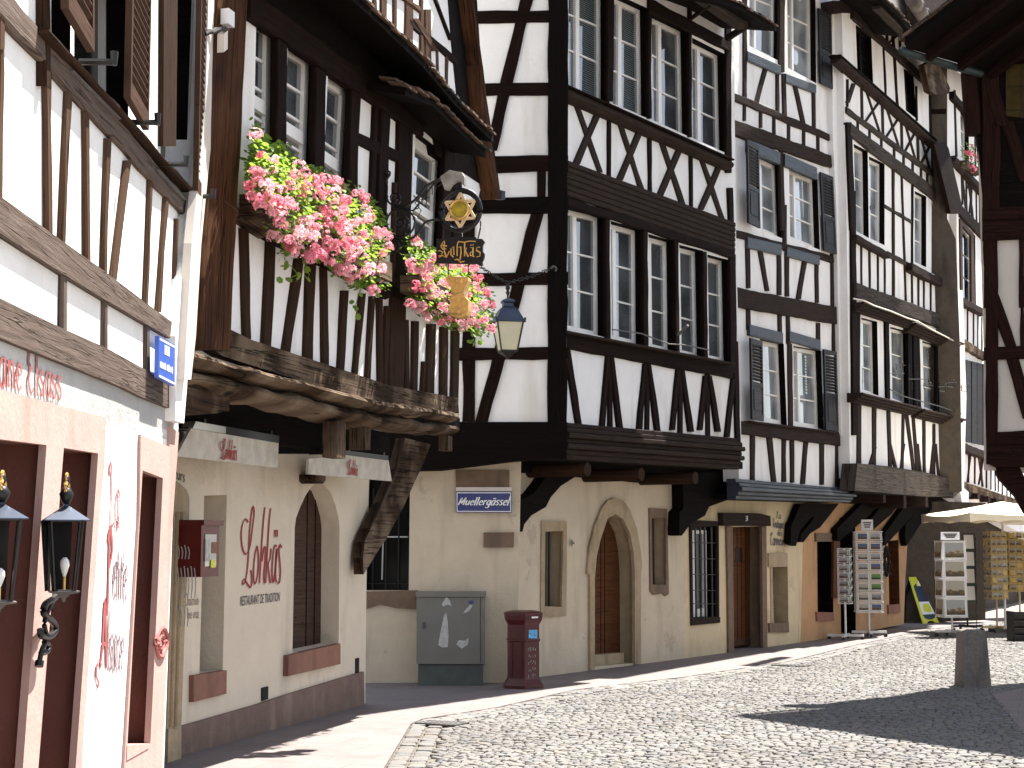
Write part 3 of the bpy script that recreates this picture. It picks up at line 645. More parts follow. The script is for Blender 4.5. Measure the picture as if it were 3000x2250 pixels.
prism(B,FBg,13,[(1870,930),(2207,852),(2207,985),(1868,1064)],-.02,.05,'sill','sill_stone')
prism(B,FBg,13,[(1172,1392),(1650,1255),(1860,1185),(2212,1078),(2360,1034),(2362,1260),(2212,1300),(1172,1700)],-.02,.035,'plinth','plinth_stone')
prism(B,FBg,13,[(1700,1140),(1740,1130),(1738,1212),(1700,1225)],-.02,.012,'vent','interior_dark')
prism(B,FBg,14,[(97,950),(117,945),(115,1045),(97,1048)],-.02,.012,'vent','interior_dark')
prism(B,FBg,10,[(1172,528),(1255,524),(1256,570),(1235,600),(1190,600),(1172,575)],-.02,.16,'corbel','timber_worn_glint')
# stone door surround at the left edge
prism(B,FBg,99,[V(10,0,560),V(10,40,575),V(10,90,610),V(10,130,650),V(10,152,710),V(10,150,860),V(10,140,1200),V(13,1210,480),V(13,1195,800),V(13,1175,1400),V(13,1175,1680),V(13,1080,1720),V(13,1040,1659),V(13,1090,700),(470,1500)],-.05,.06,'door_surround','tan_stone')
for x0,x1 in ((1128,1085),(1160,1118),(1190,1150)):
    bar(B,FBg,13,(x0,0,x1,1390),7,7,'v','door_moulding','tan_stone',d0=.05,d1=.085,wob=.002)
prism(B,FBg,13,[(1092,1405),(1176,1412),(1172,1700),(1085,1720)],.0,.11,'jamb_base','tan_stone')
# painted script
LK=[[(628,912),(615,893),(598,893),(580,940),(572,1020),(580,1110),(600,1165),(622,1160),(645,1100),(663,960),(676,850),(672,795),(664,790),(655,840),(640,990),(632,1150),(622,1290),(606,1385),(590,1415),(583,1395),(597,1375),(620,1410),(645,1440),(655,1420),(657,1350),(650,1300)],
 [(700,1105),(684,1170),(673,1290),(675,1390),(690,1405),(708,1310),(712,1200),(704,1120),(700,1105)],[(764,792),(752,900),(738,1100),(720,1405)],[(740,1230),(755,1125),(768,1120),(768,1200),(757,1330),(760,1405)],
 [(811,800),(798,920),(785,1130),(770,1405)],[(815,1125),(806,1210),(790,1250),(797,1330),(808,1405)],[(860,1110),(842,1105),(828,1210),(822,1330),(832,1400),(848,1310),(861,1125),(850,1330),(858,1400)],
 [(847,975),(847,1030)],[(864,975),(864,1030)],[(898,1120),(888,1095),(877,1130),(884,1220),(890,1320),(882,1400),(870,1400)]]
mb=MB(); pen(mb,LK,lambda x,y,d:FBg.P(*V(10,x,y),d),5,17,50,.004); mb.build('lettering','letter_dark_red',B)
mb=MB(); pen(mb,[[(x-7,y+12) for x,y in s] for s in LK],lambda x,y,d:FBg.P(*V(10,x,y),d),3,10,50,.0015); mb.build('lettering_shade',plaster('letter_shade',(.5,.44,.38)),B)
block_text(B,FBg,10,[(565,1512),(887,1478),(886,1552),(563,1592)],'RESTAURANT DE TRADITION','letter_grey',shear=.15,weight=.012)
text(B,FBg,13,[(1203,530),(1290,545),(1288,598),(1203,608)],'Choucroute','letter_brown',.05,.22,nib=40,slant=.1)
text(B,FBg,13,[(1198,630),(1288,625),(1288,685),(1198,690)],'- foie Gras','letter_brown',.05,.22,nib=40,slant=.1)
text(B,FBg,10,[(10,445),(118,500),(118,590),(10,545)],'peurs','letter_grey',.05,.25,nib=40)
# skirt roof above the storey, its eave traced along the tile edge
def skirt(par,fac,v,pts,d_e,rise,mat='roof_tile',name='roof',d_w=-.02,th=.07,board='timber_black'):
    """roof strip: eave points traced at d_e, rising to the wall"""
    mb=MB(); E=[fac.L(*V(v,*p),d_e) for p in pts]; run=d_e-d_w; L=math.hypot(run,rise); n=len(E)
    for i in range(n-1):
        a,b=E[i],E[i+1]
        tp=[fac.W(a[0],a[1],d_e),fac.W(b[0],b[1],d_e),fac.W(b[0],b[1]+rise,d_w),fac.W(a[0],a[1]+rise,d_w)]
        mb.add([p+UP*th for p in tp],[(0,1,2,3)],[(a[0],0),(b[0],0),(b[0],L),(a[0],L)])
        mb.add(tp,[(3,2,1,0)],[(a[0],0),(b[0],0),(b[0],L),(a[0],L)],1)
        mb.quad(tp[0],tp[1],tp[1]+UP*th,tp[0]+UP*th,[(a[0],0),(b[0],0),(b[0],.06),(a[0],.06)],1)
    for i,q in ((0,E[0]),(1,E[-1])):
        a=fac.W(q[0],q[1],d_e); b=fac.W(q[0],q[1]+rise,d_w); mb.quad(a,b,b+UP*th,a+UP*th,mi=1)
    ob=mb.build(name,[mat,board],par)
    # individual eave tiles with rounded ends
    m2=MB(); s0,s1=E[0][0],E[-1][0]; 
    for row in range(2):
        s=s0
        while s<s1:
            k=max(0,min(n-2,sum(1 for e in E if e[0]<=s)-1)); a,b=E[k],E[k+1]; hh=a[1]+(b[1]-a[1])*(s-a[0])/max(1e-6,b[0]-a[0])
            w_=.075; j=rnd.uniform(-.012,.012); dd=d_e+.03-row*.10+rnd.uniform(-.01,.01); z=hh+th-.005+row*.035*1.0+rise/run*(.0)-(dd-d_e)*rise/run*0
            c=fac.W(s,z+j+row*.10*rise/run,dd); ax=(fac.n*-.16+UP*.16*rise/run)
            m2.add([c-fac.t*w_,c-fac.t*w_*.6+fac.n*.02-UP*.012,c+fac.t*w_*.6+fac.n*.02-UP*.012,c+fac.t*w_,c+fac.t*w_+ax,c-fac.t*w_+ax]+[q+UP*.022 for q in (c-fac.t*w_,c-fac.t*w_*.6+fac.n*.02-UP*.012,c+fac.t*w_*.6+fac.n*.02-UP*.012,c+fac.t*w_,c+fac.t*w_+ax,c-fac.t*w_+ax)],
             [(0,5,4,3,2,1),(6,7,8,9,10,11),(0,1,7,6),(1,2,8,7),(2,3,9,8),(3,4,10,9),(5,0,6,11)],[(s,.02)]*12)
            s+=.16
    m2.build('eave_tiles',mat,ob); return ob
skirt(B,FB,2,[(560,-360),(950,0),(1120,150),(1400,420),(1640,700),(1870,925)],.50,.14)
prism(B,FB,2,[(300,-60),(1300,700),(1450,860),(1860,1050),(1868,930),(1640,700),(1400,425),(1120,155),(950,10),(700,-200),(300,-300)],-.02,.022,'eave_boarding','timber_black')
# pent roof below it
skirt(B,FB,2,[(1300,618),(1480,690),(1620,830),(1820,1020)],.42,.09,name='pent_roof')
# upper sunlit gable wall behind the skirt roof
HU=[]
wall(B,FB,2,[(700,-300),(1560,-300),(1640,700),(1500,640),(900,60)],HU,'lime_white',d=.004,th=.1,name='upper_wall')
for c,w_ in (((1010,-120,1030,60),14),((1100,-200,1110,120),22),((1165,-200,1165,220),40),((1235,-120,1240,280),20),((1330,-50,1325,380),50),((1410,-100,1410,470),20),((1450,60,1455,520),38),((1510,280,1515,590),14),((1575,350,1570,650),20)):
    bar(B,FB,2,c,w_,w_,'v','timber_post','timber_brown',d1=.02)
rail(B,FB,2,'timber_brown',(1160,-100,1400,60),40,34,d1=.03); rail(B,FB,2,TD,(1330,140,1640,400),50,60,d1=.025)
bar(B,FB,2,(1370,120,1500,330),40,30,'v','timber_brace','timber_brown',d1=.03)
bar(B,FB,2,(1480,-60,1600,260),16,16,'v','timber_brace',TD,d1=.03)
# verge: black sheet standing in for the shaded gable side, and its long worn verge pole
FV=Fac(tuple((FB.O+FB.t*(FB.L(*V(2,1560,0))[0]))[:2]),FB.deg+62)
prism(B,FB,2,[(1555,-300),(1745,-300),(1790,400),(1870,920),(1920,1280),(1500,1000),(1480,900),(1640,690),(1600,300)],-.5,.01,'gable_boarding_and_shade','timber_black')
bar(B,FB,2,(1700,-300,1800,420),20,26,'v','verge_pole','timber_post',d0=.0,d1=.16,rounded=1)
bar(B,FB,2,(1800,420,1850,900),34,60,'v','verge_pole','timber_post',d0=.0,d1=.161,rounded=1)
bar(B,FB,2,(1850,900,1910,1290),62,46,'v','verge_pole','timber_post',d0=.0,d1=.162,rounded=1)
prism(B,FB,2,[(1925,1232),(1948,1240),(1945,1295),(1920,1290)],.02,.1,'downpipe_end','slate_paint')
# dark return wall at B's far end, closing the alley
FBe=Fac(tuple(FB.W(FB.L(1345,700)[0],0)[:2]),FB.deg-90)
mb=MB(); a=FB.L(1345,1260); b=FB.L(1400,400)
mb.quad(FB.W(a[0],a[1],0),FB.W(a[0],a[1],-3),FB.W(a[0],9,-3),FB.W(a[0],9,0)); mb.build('end_wall','white_upper',B)
# white corner pilaster and return face beside the post, its shade put into the cream colour
prism(B,FA,99,[(640,-100),(652,-100),(645,60),(628,325),(590,713),(574,985),(560,1112),(540,1112),(546,985),(562,713),(601,325),(611,0),(612,-100)],.061,.11,'downpipe_and_return','cream_metal')
# ================================================================ building C (corner house)
Cc=thing('timber_house','corner house with black timbers, long window rows and carved beam over a cream ground floor','house',(1.0,20.5,0))
TD='timber_dark'
# side (towards the alley)
wall(Cc,FCu,99,[(1290,-200),(1662,-200),(1660,1240),(1290,1240)],[],'white_upper',th=.3)
for y0,y1,x0 in ((32,67,1300),(244,282,1300),(458,505,1300),(578,627,1300),(800,837,1300),(1020,1055,1300)):
    rail(Cc,FCu,99,'timber_black' if y0>570 and y0<600 else TD,(x0,(y0+y1)/2,1665,(y0+y1)/2-4),y1-y0)
bar(Cc,FCu,99,(1636,-200,1633,1240),58,58,'v','corner_post','timber_black',d0=-.3,d1=.05)
for c,w_ in (((1556,-60,1438,440),36),((1574,627,1411,1235),38),((1545,-200,1560,-60),30)): bar(Cc,FCu,99,c,w_,w_,'v','timber_brace',TD,d1=.03)
bar(Cc,FCu,99,(1373,560,1373,1235),36,36,'v','timber_post',TD,d1=.026)
bar(Cc,FCu,99,(1587,500,1587,585),26,26,'v','timber_post',TD,d1=.026)
prism(Cc,FCu,99,[(1090,1262),(1290,1236),(1662,1236),(1660,1345),(1560,1345),(1500,1350),(1290,1376),(1090,1380)],-.3,.06,'sill_beam','timber_black')  # black beam runs on left, standing in for the dark alley gap
# front
H=[]
K=dict(r=.15,cols=2,rows=3,fw=.05,mul=.045)
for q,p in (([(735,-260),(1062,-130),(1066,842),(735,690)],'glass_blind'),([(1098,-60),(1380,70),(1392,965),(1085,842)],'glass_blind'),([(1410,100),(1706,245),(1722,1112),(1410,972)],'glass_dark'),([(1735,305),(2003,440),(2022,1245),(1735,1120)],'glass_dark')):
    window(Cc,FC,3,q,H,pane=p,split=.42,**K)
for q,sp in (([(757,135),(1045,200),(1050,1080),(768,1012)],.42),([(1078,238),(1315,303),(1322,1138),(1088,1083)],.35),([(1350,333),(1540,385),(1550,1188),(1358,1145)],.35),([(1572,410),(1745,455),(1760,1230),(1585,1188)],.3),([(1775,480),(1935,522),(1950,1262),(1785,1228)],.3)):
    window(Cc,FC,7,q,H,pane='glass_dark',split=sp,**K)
wall(Cc,FC,99,[(1652,-300),(2150,-200),(2152,300),(2157,740),(2172,1300),(1652,1250)],H,'white_upper',th=.28)
backing(Cc,FC,.3,5,2.9,12,-.6)
P_=lambda l,**k: posts(Cc,FC,3,TD,l,**k)
P_([(1085,-300,1075,820,50),(1398,-300,1398,960,26),(1722,-200,1725,1110,26),(2035,-200,2035,1400,44)],d1=.03)
bar(Cc,FC,3,(722,-500,722,760),26,26,'v','timber_post','timber_rail',d1=.028)
rail(Cc,FC,3,TD,(1390,40,2040,370),120,90,d1=.04)
rail(Cc,FC,3,'timber_rail',(735,740,2075,1335),105,85,d1=.15,name='ledge_beam',rounded=1,wob=.004)
rail(Cc,FC,3,TD,(735,690,2080,1292),16,14,d1=.19,name='ledge_cap',wob=.001)
P_([(1072,900,1070,1430,28),(1398,1040,1402,1560,28),(1733,1180,1736,1690,26)],d1=.026)
posts(Cc,FC,3,'timber_rail',[(800,830,1000,1395,38),(1148,960,1330,1530,38),(1482,1110,1668,1660,38),(1808,1260,1985,1770,36)],name='timber_brace',d1=.024)
posts(Cc,FC,3,'timber_rail',[(990,900,805,1330,52),(1325,1050,1155,1460,48),(1650,1190,1480,1590,46),(1965,1340,1812,1700,44)],name='timber_brace',d1=.032)
bar(Cc,FC,7,(1945,0,1955,260),34,34,'v','timber_post',TD,d1=.034)
bar(Cc,FC,99,(1662,300,1660,520),8,8,'v','timber_post','timber_rail',d1=.034)
# moulded band between the storeys: stepped profile
def moulded(par,fac,v,top,bot,n,dmax,mat,name,prof=None,dmin=.04):
    a0,a1=[fac.L(*V(v,*p),dmax*.7) for p in top]; b0,b1=[fac.L(*V(v,*p),dmax*.7) for p in bot]; mb=MB()
    for i in range(n):
        k0,k1=i/n,(i+.93)/n; dd=(prof[i] if prof else dmin+(dmax-dmin)*(1-i/n))+dj()
        f=lambda a,b,k:(a[0]+(b[0]-a[0])*k,a[1]+(b[1]-a[1])*k)
        strip(mb,fac,f(a0,b0,k0),f(a1,b1,k0),f(a0,b0,k1),f(a1,b1,k1),-.02,dd,ch=.01,wob=.001)
        if i<n-1: strip(mb,fac,f(a0,b0,k1),f(a1,b1,k1),f(a0,b0,(i+1)/n),f(a1,b1,(i+1)/n),-.02,dd-.02,ch=.001,wob=0)
    return mb.build(name,mat,par)
moulded(Cc,FC,99,[(1660,470),(2151,652)],[(1658,572),(2155,738)],6,.07,'timber_rail','carved_band')
rail(Cc,FC,7,TD,(758,95,1975,478),60,70,d1=.045)
posts(Cc,FC,7,TD,[(1061,150,1066,1130,34),(1334,280,1340,1180,34),(1558,390,1566,1200,26),(1760,460,1770,1260,30),(1962,480,1968,1330,44)],d1=.03)
bar(Cc,FC,7,(752,70,760,1659),14,18,'v','timber_post',TD,d1=.035)
rail(Cc,FC,7,'timber_rail',(768,1035,1978,1268),18,16,d1=.13,name='window_ledge',wob=.001)
rail(Cc,FC,7,TD,(768,1105,1965,1325),110,100,d1=.04)
for x,y in ((1789,1040),(1898,1065),(1995,1082),(2075,1100)):
    bar(Cc,FC,99,(x,y-10,x,1285),13,13,'v','timber_post',TD,d1=.022)
    bar(Cc,FC,99,(x-5,y,x-22,1260),12,15,'v','timber_brace',TD,d1=.030); bar(Cc,FC,99,(x+6,y,x+32,1265),12,15,'v','timber_brace',TD,d1=.036)
bar(Cc,FC,99,(1662,1010,1699,1250),16,18,'v','timber_brace',TD,d1=.03); bar(Cc,FC,99,(2150,1110,2132,1280),13,13,'v','timber_brace',TD,d1=.03)
bar(Cc,FC,99,(2157,1000,2164,1300),14,14,'v','timber_post',TD,d1=.03)
moulded(Cc,FC,99,[(1657,1236),(2170,1283)],[(1655,1345),(2176,1376)],7,.2,'timber_rail','carved_beam',prof=[.08,.16,.20,.14,.18,.12,.10])
soffit(Cc,FC,99,(1655,1342),(2176,1374),-.8,.05,th=.1)
rail(Cc,FCg,99,'timber_black',(1500,1355,2170,1410),50,55,d1=.10,name='bearer_beam')
for x,y in ((1722,1375),(1880,1390),(2038,1400)):
    a=FC.P(x,y,.1); mb=MB(); mb.tube([a,a-FC.n*.9],.085,10); mb.build('joist_end','timber_stud',Cc)
# iron rail, holder and flagpole stub on the windows
mb=MB(); pr=lambda x,y,d=.14: FC.P(*V(7,x,y),d)
mb.tube([pr(1090,1020),pr(1300,1050),pr(1500,1125),pr(1600,1130),pr(1790,1168)],.009,6); mb.tube([pr(1565,1060,.1),pr(1635,990,.3)],.02,6); mb.build('window_rail','pipe_metal',Cc)
# curved brackets
prism(Cc,FCg,11,[(1540,372),(1775,395),(1640,480),(1560,570),(1520,650),(1400,720),(1345,790),(1330,850),(1285,855),(1290,620),(1310,605),(1420,540),(1490,450)],.0,.16,'bracket','timber_black')
prism(Cc,FCg,12,[(1230,100),(1650,60),(1640,250),(1420,330),(1390,395),(1290,450),(1222,540),(1203,535),(1207,370),(1235,340)],.0,.18,'bracket','timber_black')
# ground floor
Hs=[([FCs.L(*V(11,*p)) for p in ((88,400),(418,400),(408,1325),(64,1325))],.22,1)]
wall(Cc,FCs,99,[(1040,1290),(1528,1290),(1520,1700),(1512,1992),(1500,2003),(1040,2020)],Hs,'sand_wall',th=.4)
m=MB()
q=Hs[0][0]; m.quad(*[FCs.W(*p,-.2) for p in q]); m.build('window_glass','glass_black',Cc)
for x in (122,228,330): bar(Cc,FCs,11,(x,500,x-8,1320),14,14,'v','window_bar','black_iron',d0=-.08,d1=-.05,wob=0)
for y in (1270,):  rail(Cc,FCs,11,'black_iron',(64,y,410,y),8,8,d0=-.07,d1=-.045,name='window_bar',wob=0)
bar(Cc,FCs,11,(208,600,190,1240),12,12,'v','window_frame','white_paint',d0=-.2,d1=-.17,wob=0); rail(Cc,FCs,11,'white_paint',(70,893,400,893),12,12,d0=-.2,d1=-.168,name='window_frame',wob=0)
prism(Cc,FCs,11,[(50,1335),(480,1325),(475,1480),(300,1470),(180,1440),(50,1480)],-.02,.03,'window_sill','brown_stone')
prism(Cc,FCs,11,[(787,350),(1224,350),(1222,492),(790,492)],-.02,.03,'lintel_stone','brown_stone')
prism(Cc,FCs,11,[(1015,857),(1262,855),(1258,978),(1013,978)],-.02,.035,'corner_stone','brown_stone')
Hc=[]
def loc(v,pts,fac=FCg): return [fac.L(*V(v,*p)) for p in pts]
na=loc(11,[(1515,850),(1662,845),(1647,1460),(1512,1455)]); nb=loc(12,[(1005,415),(1106,412),(1110,892),(1012,892)])
ar=loc(12,[(597,1480),(597,850),(610,690),(640,560),(690,412),(745,385),(800,420),(850,520),(875,650),(885,800),(890,1455)])
Hc+= [(na,.28,1),(nb,.28,1),(ar,.34,1)]
wall(Cc,FCg,99,[(1517,1280),(2010,1290),(2006,1500),(2005,1930),(1900,1946),(1590,1985),(1503,2003)],Hc,'sand_wall',reveal='tan_stone',th=.4)
backing(Cc,FCg,-.2,4.4,0,2.9,-.42)
pa=prism(Cc,FCg,11,[(1486,762),(1690,766),(1685,1532),(1560,1545),(1480,1540)],-.01,.02,'window_surround','tan_stone',holes=[[(1515,850),(1662,845),(1647,1460),(1512,1455)]])
prism(Cc,FCg,12,[(990,340),(1118,345),(1130,900),(1130,960),(1105,975),(1085,955),(1020,965),(998,940)],-.01,.02,'window_surround','brown_stone',holes=[[(1005,415),(1106,412),(1110,892),(1012,892)]])
prism(Cc,FCg,12,[(543,815),(560,620),(600,460),(650,340),(690,285),(740,266),(800,285),(850,350),(900,490),(930,660),(938,750),(930,806),(930,1460),(885,1465),(885,800),(875,650),(850,520),(800,418),(745,383),(692,410),(640,560),(610,690),(597,850),(597,1500),(565,1505),(563,818)],-.01,.035,'door_surround','tan_stone')
fD=FCg.off(-.26)
dr=prism(Cc,fD,12,[(560,1405),(597,850),(610,690),(640,560),(688,412),(720,450),(755,560),(785,690),(800,850),(806,1382)],-.02,.02,'door','door_wood')
for x in (640,668): bar(dr,fD,12,(x,520,x,1395),6,6,'v','door_groove','timber_black',d0=0,d1=.024,wob=0)
prism(Cc,FCg,12,[(597,1400),(806,1382),(808,1455),(600,1480)],-.34,-.1,'threshold','tan_stone')
for t in ((na,11),(nb,12)):
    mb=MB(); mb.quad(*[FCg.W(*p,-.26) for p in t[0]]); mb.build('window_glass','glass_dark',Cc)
for x0,x1,y0,y1,v in ((1525,1522,850,1458,11),(1552,1550,850,1458,11)): bar(Cc,FCg,v,(x0,y0,x1,y1),7,7,'v','window_bar','black_iron',d0=-.1,d1=-.08,wob=0)
bar(Cc,FCg,12,(1022,415,1028,890),5,5,'v','window_bar','black_iron',d0=-.1,d1=-.08,wob=0)
mb=MB(); c=[FCg.P(*V(12,*p),.03) for p in ((425,562),(455,598),(438,600),(432,626),(425,600))]; mb.add(c,[(0,1,2),(0,2,3,4)]); mb.build('iron_anchor','pipe_metal',Cc)
# eave and its lit pole
skirt(Cc,FC,99,[(1500,-420),(2062,-12),(2173,30),(2275,92)],.85,.2,name='roof')
bar(Cc,FC,3,(1780,-80,2190,200),60,60,'h','eave_rail','timber_log',d0=.45,d1=.62)
for a_,b_,r_ in (((1725,150),(1880,40),.03),((2020,310),(2190,200),.05)):
    mb=MB(); mb.tube([FC.P(*V(3,*a_),.1),FC.P(*V(3,*b_),.55)],r_,6); mb.build('eave_strut','timber_mauve',Cc)
# ================================================================ building D (slate-blue trim)
D=thing('timber_house','narrow house with slate-blue window trim and dark louvred shutters beside the white party wall','house',tuple(FDg.P(2180,1910)))
D.location.z=0
H=[]
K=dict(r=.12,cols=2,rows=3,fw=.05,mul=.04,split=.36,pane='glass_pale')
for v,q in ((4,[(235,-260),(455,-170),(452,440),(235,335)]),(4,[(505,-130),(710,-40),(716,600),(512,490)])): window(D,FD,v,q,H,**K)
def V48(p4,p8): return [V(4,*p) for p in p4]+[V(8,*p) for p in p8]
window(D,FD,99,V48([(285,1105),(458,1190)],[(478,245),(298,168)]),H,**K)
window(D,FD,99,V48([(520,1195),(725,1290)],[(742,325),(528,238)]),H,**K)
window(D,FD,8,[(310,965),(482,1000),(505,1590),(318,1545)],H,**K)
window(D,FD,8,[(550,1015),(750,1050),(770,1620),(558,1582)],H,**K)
wall(D,FD,99,[(2135,-200),(2500,-200),(2500,500),(2500,1440),(2165,1410)],H,'white_upper',th=.25)
backing(D,FD,0,6,2.9,12,-.5)
TS='slate_paint'
for v,l in ((4,[(225,400,462,505,70),(500,560,716,640,64)]),(8,[(225,270,468,325,80),(508,335,742,400,70),(240,900,478,960,80),(528,945,748,1010,76)]),(4,[(228,1045,458,1140,90),(492,1150,722,1250,90)])):
    for a in l: rail(D,FD,v,TS,a[:4],a[4],a[4],d1=.05,name='window_trim',wob=.001)
TM='timber_mauve'
posts(D,FD,4,TM,[(88,150,100,1000,22),(207,-100,207,720,26),(478,-200,470,520,40),(360,480,288,745,30),(440,490,442,810,22),(486,530,494,840,24),(562,590,632,905,28),(702,640,706,930,22),(822,590,828,1000,24),(470,1040,480,1659,28)],d1=.026)
rail(D,FD,4,TM,(95,680,838,1000),58,52); rail(D,FD,4,'timber_rail',(102,905,850,1170),120,90,d1=.05)
for x,y in ((205,720),(322,770),(418,815),(525,860),(632,905),(735,945),(828,990)): bar(D,FD,4,(x,y-10,x,y+150),18,18,'v','timber_post',TM,d1=.024)
posts(D,FD,8,TM,[(228,230,232,600,26),(310,290,370,620,28),(454,330,456,650,28),(510,350,512,660,26),(640,395,592,680,30),(724,415,726,705,24),(838,350,840,730,28),(232,740,235,900,28),(458,790,460,930,26),(518,800,520,1000,26),(735,850,735,980,26),(852,860,850,1060,30),(530,1000,538,1600,30),(495,0,495,330,24)],d1=.024)
rail(D,FD,8,'timber_rail',(122,660,880,800),140,125,d1=.06)
rail(D,FD,8,TM,(120,200,870,400),50,50,d1=.03)
rail(D,FD,8,TM,(150,1600,890,1690),90,90,d1=.06,name='timber_rail'); rail(D,FD,8,'timber_rail',(250,1562,880,1640),16,16,d1=.12,name='window_ledge',wob=.001)
for a in ((2207,1255,2207,1410,12),(2254,1258,2270,1412,14),(2299,1260,2299,1412,11),(2323,1262,2323,1414,10),(2366,1264,2354,1418,12),(2410,1268,2410,1420,11),(2456,1272,2456,1425,11)): bar(D,FD,99,a[:4],a[4],a[4],'v','timber_post',TM,d1=.024)
shutter(D,FD,8,(315,985),(325,1560),.50,3,'shutter_dark',-1,d=.10,solid=.42); shutter(D,FD,8,(760,1040),(775,1620),.46,6,'shutter_dark',1,solid=.42)
shutter(D,FD,99,V(4,290,1060),V(8,300,170),.50,3,'shutter_dark',-1,d=.10,solid=.42); shutter(D,FD,99,V(4,735,1240),V(8,762,330),.46,6,'shutter_dark',1,solid=.42)
shutter(D,FD,4,(722,60),(735,600),.46,6,'shutter_dark',1,solid=.42)
moulded(D,FD,99,[(2158,1402),(2496,1432)],[(2160,1463),(2496,1473)],5,.2,TS,'painted_gutter_beam',prof=[.12,.18,.22,.16,.12])
soffit(D,FD,99,(2160,1462),(2496,1472),-.6,.08,th=.08)
for pts in ([(400,350),(600,345),(520,440),(480,470),(400,560),(365,690),(320,670),(328,520),(345,490)],[(560,345),(715,345),(640,440),(560,540),(480,590),(425,660),(400,655),(405,600),(500,480)]):
    prism(D,FDg,16,pts,.02,.13,'bracket','timber_black')
Hd=[]
wl=loc(12,[(1297,478),(1480,468),(1486,1122),(1306,1132)],FDg); dl=loc(12,[(1588,478),(1812,470),(1812,1345),(1600,1380)],FDg); nl=loc(12,[(1876,765),(1985,762),(1990,1168),(1885,1168)],FDg)
Hd+=[(wl,.20,1),(dl,.30,2),(nl,.3,3)]
wall(D,FDg,99,[(2006,1330),(2362,1370),(2352,1600),(2345,1884),(2004,1931)],Hd,'yellow_wall',reveal=('timber_black','brown_stone','tan_stone'),th=.4)
backing(D,FDg,.1,4.2,0,2.9,-.42)
prism(D,FDg,12,[(1285,425),(1480,435),(1484,470),(1297,480),(1306,1132),(1486,1122),(1500,1128),(1500,1166),(1296,1186)],-.01,.03,'window_surround','timber_mauve')
prism(D,FDg,12,[(1480,435),(1490,470),(1494,1125),(1482,1125)],-.01,.028,'window_surround','timber_mauve')
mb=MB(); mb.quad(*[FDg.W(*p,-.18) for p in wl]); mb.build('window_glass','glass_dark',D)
f2=FDg.off(-.15); 
prism(D,f2,12,[(1300,500),(1400,500),(1405,1120),(1305,1125)],0,.03,'window_frame','white_paint',holes=[[(1325,525),(1380,525),(1385,1060),(1330,1070)]])
for x in (1325,1360,1392,1440): bar(D,FDg,12,(x,478,x+8,1125),6,6,'v','window_bar','black_iron',d0=-.03,d1=-.008,wob=0)
for y in (590,705,818,932,1028): rail(D,FDg,12,'black_iron',(1300,y,1470,y+2),6,6,d0=-.01,d1=.004,name='window_bar',wob=0)
prism(D,FDg,12,[(1520,374),(1780,378),(1862,398),(1865,470),(1525,468)],-.02,.09,'door_lintel','timber_mauve')
prism(D,FDg,12,[(1548,470),(1589,474),(1600,1380),(1562,1390),(1558,970)],-.01,.03,'door_jamb','brown_stone'); prism(D,FDg,12,[(1800,470),(1832,470),(1840,1360),(1808,1362)],-.01,.03,'door_jamb','brown_stone')
f3=FDg.off(-.26); d2=prism(D,f3,12,[(1560,480),(1712,478),(1722,1330),(1565,1340)],-.02,.02,'door','door_wood')
for x in (1620,1650,1680): bar(d2,f3,12,(x,480,x+6,1290),4,4,'v','door_groove','timber_black',d0=0,d1=.024,wob=0)
rail(d2,f3,12,'timber_brown',(1560,1310,1722,1305),44,44,d1=.035,name='kick_board')
for q in ([(1612,630),(1630,628),(1632,730),(1614,732)],[(1640,628),(1658,626),(1660,725),(1642,728)]): prism(d2,f3,12,q,0,.03,'door_grille','black_iron')
mb=MB(); pen(mb,[[(1683,402),(1692,398),(1696,405),(1688,415)],[(1684,420),(1693,416),(1696,424),(1690,432),(1683,430)]],lambda x,y,d:FDg.P(*V(12,x,y),d),3,4,40,.096); mb.build('house_number','sign_white',D)
prism(D,FDg,12,[(1850,666),(1984,662),(1986,762),(1852,764)],-.01,.03,'lintel_stone','tan_stone'); prism(D,FDg,12,[(1855,1170),(1994,1166),(1996,1235),(1858,1236)],-.01,.035,'window_sill','brown_stone')
prism(D,FDg,12,[(1862,764),(1876,764),(1886,1168),(1868,1170)],-.01,.012,'window_surround','tan_stone')
mb=MB(); mb.quad(*[FDg.W(*p,-.25) for p in nl]); mb.build('window_glass','glass_dark',D)
for q,t in (([(1905,365),(1940,372),(1938,418),(1903,412)],'La'),([(1878,415),(1955,425),(1955,487),(1878,480)],'Boutique'),([(1910,495),(1945,498),(1945,540),(1910,538)],'des'),([(1862,520),(1975,545),(1973,610),(1860,605)],'Tanneurs')):
    text(D,FDg,12,q,t,'letter_grey',.10,.32,nib=30)
# plain party wall between D and E
PW=setp(thing('party_wall','tall plain white wall strip rising between the two half-timbered houses','wall',tuple(FD.P(2470,1435))),None)
PW.location.z=0
prism(PW,FD,99,[(2437,-200),(2520,-200),(2490,400),(2492,700),(2498,1100),(2503,1440),(2496,1440),(2465,1275),(2456,900),(2450,600),(2440,400)],-.4,.09,'wall','lime_white')
prism(PW,FD,99,[(2440,2),(2500,2),(2500,38),(2443,38)],.0,.22,'corbel','timber_mauve'); prism(PW,FD,99,[(2460,38),(2480,42),(2480,64),(2462,62)],.0,.15,'corbel','timber_black')
prism(PW,FD,99,[(2464,222),(2488,226),(2488,246),(2466,244)],.0,.14,'corbel','timber_black')
